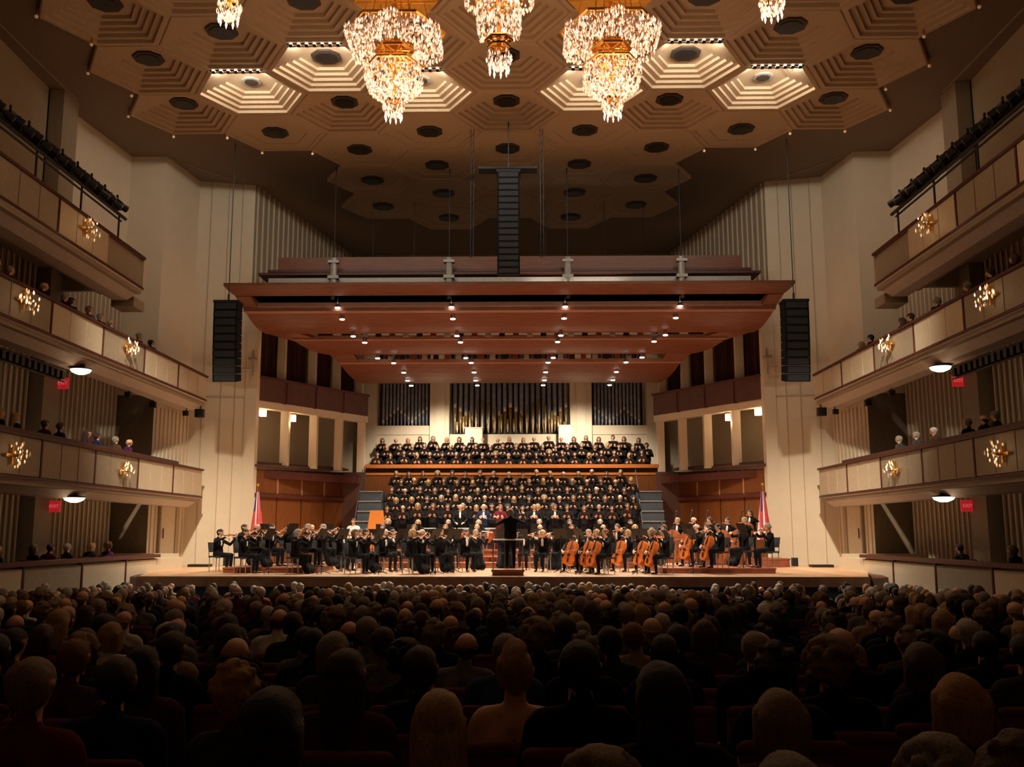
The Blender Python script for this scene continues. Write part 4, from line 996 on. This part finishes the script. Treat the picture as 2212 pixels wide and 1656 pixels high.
VV = np.concatenate(VV); TT = np.concatenate(TT); MI = np.concatenate(MI); CC = np.concatenate(CC)
me = bpy.data.meshes.new('crowd'); me.vertices.add(len(VV)); me.vertices.foreach_set('co', VV.ravel()); me.loops.add(len(TT)*3); me.loops.foreach_set('vertex_index', TT.ravel())
me.polygons.add(len(TT)); me.polygons.foreach_set('loop_start', np.arange(len(TT))*3); me.polygons.foreach_set('loop_total', np.full(len(TT), 3))
me.polygons.foreach_set('use_smooth', np.ones(len(TT), bool))
ca = me.color_attributes.new('tint', 'FLOAT_COLOR', 'POINT'); ca.data.foreach_set('color', CC.ravel())
def tintmat(src, name):
    m = src.copy(); m.name = name; nt = m.node_tree; a = nt.nodes.new('ShaderNodeVertexColor'); a.layer_name = 'tint'
    h = [n for n in nt.nodes if n.type == 'HUE_SAT'][0]; nt.links.new(a.outputs[0], h.inputs['Color']); return m
coat_t = tintmat(coat, 'crowd_clothing'); hair_t = tintmat(hairm, 'crowd_hair')
for m in [skin, coat_t, trouser, shirt, eye_m, lip_m, ebony, hair_t]: me.materials.append(m)
me.polygons.foreach_set('material_index', MI); me.update(); me.validate()
o = bpy.data.objects.new('seated_crowd', me); COL.objects.link(o)
tag(o, 'distant rows of seated listeners massed below the stage lip', 'crowd', kind='stuff')
b = B()
for (x, y, z, *_r) in FAR: b.box(x-.25, x+.25, y-.24, y-.16, z+.3, z+.88)
b.build('distant_seats', seat_m, label='distant rows of burgundy seat backs below the stage', cat='seats', kind='stuff')

# ---- listeners on the tiers
def tier_people(s, spec):
    for nm, x, z, ys in spec:
        for i, y in enumerate(ys):
            hr, hc_ = rp.choice(HWL); cc = rp.choice(('black', 'navy', 'charcoal', 'plum', 'black', 'brown'))
            person(rp.choice(('sit_a', 'sit_b', 'sit_c')), s*(x+rp.uniform(0, .12)), y, z, s*rp.uniform(.35, .7), hr, HC[hc_], CCOL[cc], 'person', 1.,
                   'listener with %s, %s rail, %s wall, %s from stage' % (HN[hr] % hc_, nm, SIDE[s], ORD[i]), 'listeners on the %s tiers' % SIDE[s])
            e = empty('tier_chair', (s*(x+.05), y, z), 'tier chair, %s from the stage, %s, %s wall' % (ORD[i], nm, SIDE[s]), 'chair', 'tier chairs', rz=s*.5)
            inst('seat_back', SEATB, e); inst('seat_cushion', SEATC, e)
tier_people(-1, [('middle balcony', 11.75, 7.22, (31.5, 30.3, 28.4, 27.6, 26.6, 25.6, 25.0, 23.9, 22.4, 21.6, 20.9)),
                 ('lowest balcony', 11.9, 3.8, (30.2, 29.4, 28.3, 27.4, 25.7, 25.0, 23.5, 22.6, 21.9)),
                 ('parterre box', 11.95, .6, (29.6, 28.2, 26.8, 25.6, 24.9, 23.2, 22.4, 21.7))])
tier_people(1, [('middle balcony', 11.75, 7.22, (32.2, 31.0, 28.6, 27.9, 26.0, 24.4, 23.0, 21.8)),
                ('lowest balcony', 11.9, 3.8, (29.6, 28.4, 27.2, 25.2, 24.4, 23.6, 22.2, 21.4)),
                ('parterre box', 11.95, .6, (26.1, 23.4, 22.2, 21.6))])

# ================================================================== ORCHESTRA
# instruments, built in the player's own frame
def violin_mesh(k=1.):
    b = B(); A = Vector((-.07, .12, 1.115)); Bp = Vector((-.36, .44, 1.10)); d = (Bp-A).normalized(); n = Vector((0, 0, 1)); a = d.cross(n)
    def ring(t, w_):
        c = A+d*t*k; return [tuple(c+a*w_*k+n*.018*k), tuple(c-a*w_*k+n*.018*k), tuple(c-a*w_*k-n*.018*k), tuple(c+a*w_*k-n*.018*k)]
    prof = [(0, .03), (.03, .085), (.09, .10), (.14, .075), (.18, .065), (.22, .075), (.28, .085), (.33, .07), (.355, .03)]
    V = [v for t, w_ in prof for v in ring(t, w_)]; n_ = len(prof)
    F = [(4*j+i, 4*j+(i+1) % 4, 4*j+4+(i+1) % 4, 4*j+4+i) for j in range(n_-1) for i in range(4)]+[(3, 2, 1, 0), (4*n_-4, 4*n_-3, 4*n_-2, 4*n_-1)]
    b.add(V, F); body_ = b.mesh('violin_body', varnish)
    b = B(); b.tube(A+d*.15*k+n*.035, A+d*.58*k+n*.02, .011, .010, 6); b.ball(A+d*.6*k+n*.01, .018, 6, 4); return body_, b.mesh('violin_neck', ebony)
def bow_mesh(p0, p1):
    b = B(); b.tube(p0, p1, .006, .004, 5); b.tube((p0[0], p0[1], p0[2]-.03), (p1[0], p1[1], p1[2]-.012), .003, .003, 4, 1); b.box(p0[0]-.012, p0[0]+.012, p0[1]-.015, p0[1]+.015, p0[2]-.035, p0[2], 1)
    return b.mesh('bow', [varnish3, paper])
def fiddle_big(base, top, wmax, dep, length_body, vm):
    A = Vector(base); T = Vector(top); d = (T-A).normalized(); a = Vector((1, 0, 0)); a = (a-d*a.dot(d)).normalized(); n = d.cross(a)
    if n.y < 0: n = -n
    b = B(); L = length_body
    prof = [(0, .25), (.05, .75), (.2, 1), (.38, .82), (.5, .62), (.6, .68), (.75, .82), (.9, .68), (1, .22)]
    V = []
    for t, w_ in prof:
        c = A+d*L*t; w2 = wmax/2*w_; V += [tuple(c+a*w2+n*dep/2), tuple(c-a*w2+n*dep/2), tuple(c-a*w2-n*dep/2), tuple(c+a*w2-n*dep/2)]
    n_ = len(prof); F = [(4*j+i, 4*j+(i+1) % 4, 4*j+4+(i+1) % 4, 4*j+4+i) for j in range(n_-1) for i in range(4)]+[(3, 2, 1, 0), (4*n_-4, 4*n_-3, 4*n_-2, 4*n_-1)]
    b.add(V, F); m1 = b.mesh('instrument_body', vm)
    b = B(); b.tube(A+d*L*.55+n*(dep/2+.03), T+n*.02, .02, .016, 6); b.ball(T, .035, 7, 5); b.tube(A+d*L*.12+n*(dep/2+.01), A+d*L*.3+n*(dep/2+.03), .025, .02, 6); b.box(*(lambda c: (c[0]-.05, c[0]+.05, c[1]-.01, c[1]+.01, c[2]-.02, c[2]+.05))(A+d*L*.38+n*(dep/2+.02)))
    m2 = b.mesh('neck', ebony); b = B(); b.tube(A, A-d*(A.z/d.z)*1.0, .008, .006, 5); m3 = b.mesh('endpin', steel)
    return m1, m2, m3
VIO = violin_mesh(1.); VLA = violin_mesh(1.12); BOWV = bow_mesh((.14, .42, 1.05), (-.42, .30, 1.22)); BOWC = bow_mesh((.24, .50, .64), (-.36, .56, .72)); BOWB = bow_mesh((.18, .54, .93), (-.42, .56, 1.0))
CEL = fiddle_big((.02, .52, .22), (-.10, .18, 1.32), .44, .14, .76, varnish2); BAS = fiddle_big((.05, .52, .18), (-.12, .28, 1.92), .66, .2, 1.12, varnish3)
cb_ = B(); cb_.tube((0, .17, 1.06), (0, .40, .60), .012, .014, 8); cb_.lathe((0, .415, .56), [(.035, 0), (.015, .06)], 8); CLAR = cb_.mesh('clarinet', ebony)
cb_ = B(); cb_.tube((.08, .13, 1.09), (-.55, .22, 1.03), .011, .011, 8); FLU = cb_.mesh('flute', steel)
cb_ = B(); cb_.tube((0, .16, 1.08), (0, .55, 1.02), .012, .012, 8); cb_.lathe((0, .56, 1.02), [(.06, 0), (.012, .02)], 10)
for k in range(8):
    a0, a1 = k*math.pi/4, (k+1)*math.pi/4; cb_.tube((.0, .36+.09*math.cos(a0), .98+.06*math.sin(a0)), (0, .36+.09*math.cos(a1), .98+.06*math.sin(a1)), .012, n=6)
cb_.tube((0, .5, 1.02), (0, .72, 1.0), .02, .065, 10); TRP = cb_.mesh('trumpet', brass)
b = B(); b.box(-.21, .21, -.20, .22, .44, .49); CHS = b.mesh('seat', chairm)
b = B(); b.hexa([(-.19, -.22, .60), (.19, -.22, .60), (.19, -.19, .60), (-.19, -.19, .60), (-.19, -.26, .90), (.19, -.26, .90), (.19, -.23, .90), (-.19, -.23, .90)]); CHB = b.mesh('backrest', chairm)
b = B(); b.tube((0, 0, 0), (0, 0, .45), .014, n=6); CHL = b.mesh('leg', steel); b = B(); b.tube((0, 0, .0), (0, -.02, .25), .014, n=6); CHP = b.mesh('back_post', steel)
b = B(); b.hexa([(-.25, -.02, 1.02), (.25, -.02, 1.02), (.25, 0, 1.02), (-.25, 0, 1.02), (-.25, .10, 1.32), (.25, .10, 1.32), (.25, .12, 1.32), (-.25, .12, 1.32)]); b.box(-.25, .25, -.06, .0, 1.0, 1.03); STD = b.mesh('stand_desk', black)
b = B(); b.hexa([(-.20, -.035, 1.04), (.20, -.035, 1.04), (.20, -.022, 1.04), (-.20, -.022, 1.04), (-.21, .075, 1.30), (.21, .075, 1.30), (.21, .09, 1.30), (-.21, .09, 1.30)]); SHT = b.mesh('sheet_music', paper)
b = B(); b.tube((0, .04, 0), (0, .04, 1.12), .014, n=6)
for k in range(3): a0 = k*2.094; b.tube((0, .04, .12), (.26*math.cos(a0), .04+.26*math.sin(a0), .01), .012, n=5)
STP = b.mesh('stand_pole', black)
NCH = [0]; NST = [0]
def chair(x, y, z, rz, who):
    e = empty('orchestra_chair', (x, y, z), 'black chair under the %s' % who, 'chair', 'orchestra chairs', rz=rz)
    inst('seat', CHS, e); inst('backrest', CHB, e)
    for sx in (-.18, .18):
        for sy in (-.18, .18): inst('leg', CHL, e, (sx, sy, 0))
        inst('back_post', CHP, e, (sx, -.2, .45))
def stand(x, y, z, rz, who):
    e = empty('music_stand', (x, y, z), 'music stand before the %s' % who, 'music stand', 'music stands', rz=rz)
    inst('stand_desk', STD, e); inst('stand_pole', STP, e)
    q = inst('sheet_music', SHT, None, (x, y, z), rz, label='white sheet music before the %s' % who, cat='sheet music', group='sheet music on the stands')
PX, PY = .05, 28.7
def floorz(x, y):
    if -8.6 < x < -5.7 and 29.7 < y < 32.3: return 1.16
    if 4.6 < x < 8.0 and 29.5 < y < 32.4: return 1.16
    if 6.9 < x < 9.9 and 34.9 < y < 36.6: return 1.30
    if abs(x) < 5.2 and y > 33.7: return 1.18 if y < 34.96 else 1.36 if y < 36.26 else 1.56
    return ZS
def player(kind, x, y, who, instr=None, rz=None, seated=True, st=True, col='black', hr=None):
    if rz is None: rz = math.atan2(PY-1.0-y, PX-x)-math.pi/2
    z = floorz(x, y); hh = rp.choice(HWL) if hr is None else hr
    person(kind, x, y, z, rz, hh[0], HC[hh[1]], CCOL[col], 'musician', 1., '%s, %s' % (who, HN[hh[0]] % hh[1]), 'orchestra players')
    T = Matrix.Translation((x, y, z)) @ Matrix.Rotation(rz, 4, 'Z')
    if instr:
        nm, parts, bowm = instr
        if len(parts) > 1:
            e = empty(nm, (x, y, z), '%s held by the %s' % ({'violin': 'small brown violin', 'viola': 'brown viola', 'cello': 'orange-brown cello', 'double_bass': 'tall brown double bass'}.get(nm, nm), who), nm.replace('_', ' '), nm+' section', rz=rz)
            for pn, pm in zip(('body', 'neck', 'endpin'), parts): inst(pn, pm, e)
        else: inst(nm, parts[0], None, (x, y, z), rz, label='%s held by the %s' % ({'clarinet': 'black clarinet', 'flute': 'silver flute', 'trumpet': 'brass trumpet'}[nm], who), cat=nm, group='wind instruments')
        if bowm: inst('bow', bowm, None, (x, y, z), rz, label='thin bow held by the %s' % who, cat='bow', group='string bows')
    if seated: chair(x, y, z, rz, who)
    if st:
        p = T @ Vector((.05, .82, 0)); 
        if p.y > 27.8: stand(p.x, p.y, floorz(p.x, p.y) if abs(floorz(p.x, p.y)-z) < .3 else z, rz, who)
def arc(R_, n, a0, a1, kx=1.15, ky=.82):
    for i in range(n):
        a = D2R(a0+(a1-a0)*(i/(n-1) if n > 1 else .5)); yield i, PX+R_*kx*math.cos(a), PY+.35+R_*ky*math.sin(a)
RN = ['innermost arc', 'second arc', 'third arc', 'fourth arc', 'outermost arc']
for ai, (R_, spec) in enumerate(((2.5, [('violin', 4, 178, 118), ('viola', 2, 92, 68), ('cello', 3, 42, 2)]), (4.0, [('violin', 6, 178, 104), ('viola', 3, 84, 56), ('cello', 3, 36, 2)]),
                                 (5.5, [('violin', 8, 178, 108), ('viola', 4, 92, 58), ('cello', 3, 38, 6), ]), (6.9, [('violin', 7, 177, 130), ('viola', 5, 62, 8)]), (8.1, [('violin', 4, 176, 148), ]))):
    for nm, n, a0, a1 in spec:
        for i, x, y in arc(R_, n, a0, a1):
            if abs(x) > 9.2: continue
            who = '%s player, %s, %s from the %s' % (nm, RN[ai], ORD[i], 'left' if nm == 'violin' else 'centre')
            if nm == 'violin': player('violin' if (i+ai) % 2 else 'violin_skirt', x, y, who, ('violin', VIO, BOWV), st=i % 2 == 0)
            elif nm == 'viola': player('violin' if (i+ai) % 2 else 'violin_skirt', x, y, who, ('viola', VLA, BOWV), st=i % 2 == 0)
            else: player('cello', x, y, who, ('cello', CEL, BOWC), st=i % 2 == 0)
for i, (x, y) in enumerate(((8.75, 35.6), (7.6, 34.0), (6.9, 33.6), (5.9, 34.2), (8.0, 33.2), (6.3, 33.2))):
    player('bassist', x, y, 'double bass player, %s from the right end' % ORD[i], ('double_bass', BAS, BOWB), seated=False, st=False)
for r_, (y, n) in enumerate(((34.3, 9), (35.6, 9))):
    for i in range(n):
        x = -4.4+i*8.8/(n-1); ins = ('flute', (FLU,), None) if r_ == 0 and i < 4 else ('clarinet', (CLAR,), None) if r_ == 0 or i < 4 else ('trumpet', (TRP,), None)
        player('wind', x, y, '%s player, %s wind row, %s from the left' % (ins[0], ('front', 'rear')[r_], ORD[i]), ins, rz=math.pi, st=True)
# timpani and standing percussion
tm = B(); tm.lathe((0, 0, .25), [(.1, 0), (.28, .15), (.34, .42), (.34, .5)], 16, 0); tm.lathe((0, 0, .75), [(.355, 0), (.355, .05)], 16, 1); tm.lathe((0, 0, .80), [(.34, 0), (.33, .01)], 16, 2)
TM = tm.mesh('kettle', [copper, steel, paper]); tl = B(); 
for k in range(4): a = k*math.pi/2; tl.tube((.3*math.cos(a), .3*math.sin(a), 0), (.3*math.cos(a), .3*math.sin(a), .5), .015, n=5)
TL = tl.mesh('kettle_legs', steel)
for i in range(4):
    e = empty('timpani', (-3.1+i*.75, 37.0, 1.56), 'copper timpani drum before the choir, %s from the left' % ORD[i], 'drum', 'timpani'); inst('kettle', TM, e); inst('kettle_frame', TL, e)
player('stand_low', -1.9, 37.8, 'timpani player standing behind the copper drums', seated=False, st=False, rz=math.pi)
for i, (x, y, c) in enumerate(((-.99, 37.7, 'navy'), (-.35, 37.8, 'burgundy'), (.95, 37.7, 'black'), (1.75, 37.8, 'black'))):
    z = 1.56; hr = (('short', 'white'), ('long', 'auburn'), ('short', 'grey'), ('full', 'dark brown'))[i]
    person('singer_m' if i in (0, 2, 3) else 'singer_f', x, y, z, math.pi, hr[0], HC[hr[1]], CCOL[c], 'singer', 1., 'vocal soloist standing before the choir in %s, %s from the left' % (c, ORD[i]), 'vocal soloists')
# conductor
z = ZS+.17; person('conductor', .12, 28.28, z, 0, 'short', HC['grey'], CCOL['black'], 'person', 1., 'conductor in black tailcoat with raised arms, back to the hall, on the podium')
b = B(); b.tube((.40, 28.75, z+1.57), (.36, 29.1, z+1.70), .006, .002, 5); b.build('baton', paper, label='thin white baton in the raised right hand of the conductor', cat='baton')
b = B(); b.box(-.3, .3, -.02, .25, 1.0, 1.03); b.tube((0, .1, 0), (0, .1, 1.0), .02); b.lathe((0, .1, 0), [(.2, 0), (.2, .02)], 10); o = b.build('score_desk', black, loc=(.05, 29.0, ZS), label='black conductor score desk before the podium', cat='desk')
# page turner / stage hand in white, and the wooden box
person('stand_low', -5.75, 36.2, ZS, math.pi, 'short', HC['dark brown'], CCOL['white'], 'person', 1., 'standing player in a bright white jacket at the far left wind side')
cbx = empty('harp', (-5.0, 36.9, 1.61), 'orange-brown flared wooden harp body behind the left strings', 'harp')
b = B(); b.hexa([(-.42, -.12, 0), (.42, -.12, 0), (.42, .12, 0), (-.42, .12, 0), (-.24, -.06, 1.42), (.24, -.06, 1.42), (.24, .06, 1.42), (-.24, .06, 1.42)]); b.build('soundboard', mat('orange_varnish', (.62, .20, .03), .35), cbx)
b = B(); b.box(-.45, .45, -.15, .15, -.05, 0); b.build('foot', varnish3, cbx)
# ================================================================== CHOIR
fb = B(); 
for s in (-1, 1): fb.hexa([(0, .30, 1.20), (s*.17, .27, 1.20), (s*.17, .28, 1.20), (0, .31, 1.20), (0, .40, 1.42), (s*.17, .37, 1.42), (s*.17, .38, 1.42), (0, .41, 1.42)], 0); fb.hexa([(0, .285, 1.215), (s*.155, .255, 1.215), (s*.155, .262, 1.215), (0, .295, 1.215), (0, .385, 1.41), (s*.155, .355, 1.41), (s*.155, .362, 1.41), (0, .395, 1.41)], 1)
FOLD = fb.mesh('music_folder', [ebony, paper])
def singer(x, y, z, where, rz=None):
    m = rp.random() < .55; hh = rp.choice([h for h in HWL if (h[0] in ('short', 'bald', 'full')) == m])
    rz = math.pi+rp.uniform(-.1, .1)+(-x*.03) if rz is None else rz; sc = rp.uniform(.95, 1.03)
    person('singer_m' if m else 'singer_f', x, y, z, rz, hh[0], HC[hh[1]], CCOL['black'], 'singer', sc, 'singer with %s, %s' % (HN[hh[0]] % hh[1], where), 'choir singers')
    inst('music_folder', FOLD, None, (x, y, z), rz, sc, label='black music folder of the singer, %s' % where, cat='folder', group='choir music folders')
for ri, (y, z) in enumerate(CH):
    n = 17; 
    for i in range(n):
        x = (i-(n-1)/2)*.605+(.3 if ri % 2 else 0)-.1
        singer(x+rp.uniform(-.05, .05), y+.02, z, '%s riser row, %s from the left' % (ORD[ri], ORD[i]))
for ri, (y, z) in enumerate(((42.95, 4.05), (43.75, 4.45), (44.45, 4.85))):
    n = 21
    for i in range(n):
        x = (i-(n-1)/2)*.585+(.29 if ri % 2 else 0)-.05
        if abs(x) > 6.15: continue
        singer(x+rp.uniform(-.05, .05), y, z, '%s gallery row, %s from the left' % (ORD[ri], ORD[i]))
# ================================================================== FLAGS
for s in (-1, 1):
    f = empty('flag_on_pole', (s*9.35, 36.2, ZS), 'furled red and white striped flag with blue canton, %s side of the stage' % SIDE[s], 'flag')
    b = B(); b.tube((0, 0, 0), (0, 0, 2.9), .02, n=8); b.lathe((0, 0, 0), [(.18, 0), (.16, .05), (.03, .08)], 12); b.build('pole', gold, f)
    b = B(); b.ball((0, 0, 2.96), .06, 8, 6); b.build('finial', gold, f)
    b = B(); n = 26; H = 12
    V = []
    for j in range(H+1):
        t = j/H
        for i in range(n+1):
            a = 2*math.pi*i/n; r = (.05+.17*t)*(1+.35*math.sin(a*5+t*1.5)); V.append((r*math.cos(a), r*math.sin(a)*.7, 2.7-1.75*t))
    for j in range(H):
        for i in range(n):
            b.add([], []); p = j*(n+1)+i; b.F.append((p, p+1, p+n+2, p+n+1)); b.M.append(2 if j < 5 and i % 13 < 5 else (i//2) % 2)
    b.V = V; b.build('cloth', [flag_r, flag_w, flag_b], f, smooth=True)
# booklet held up in the front row
b = B(); b.hexa([(-.12, 0, 0), (.0, .01, 0), (.0, .02, 0), (-.12, .01, 0), (-.12, .03, .19), (.0, .04, .19), (.0, .05, .19), (-.12, .04, .19)]); b.hexa([(.0, .01, 0), (.12, 0, 0), (.12, .01, 0), (.0, .02, 0), (.0, .04, .19), (.12, .03, .19), (.12, .04, .19), (.0, .05, .19)])
b.build('programme_booklet', beige, loc=(-.95, 3.35, 1.20), label='open beige programme booklet held up among the nearest listeners at the bottom', cat='booklet')
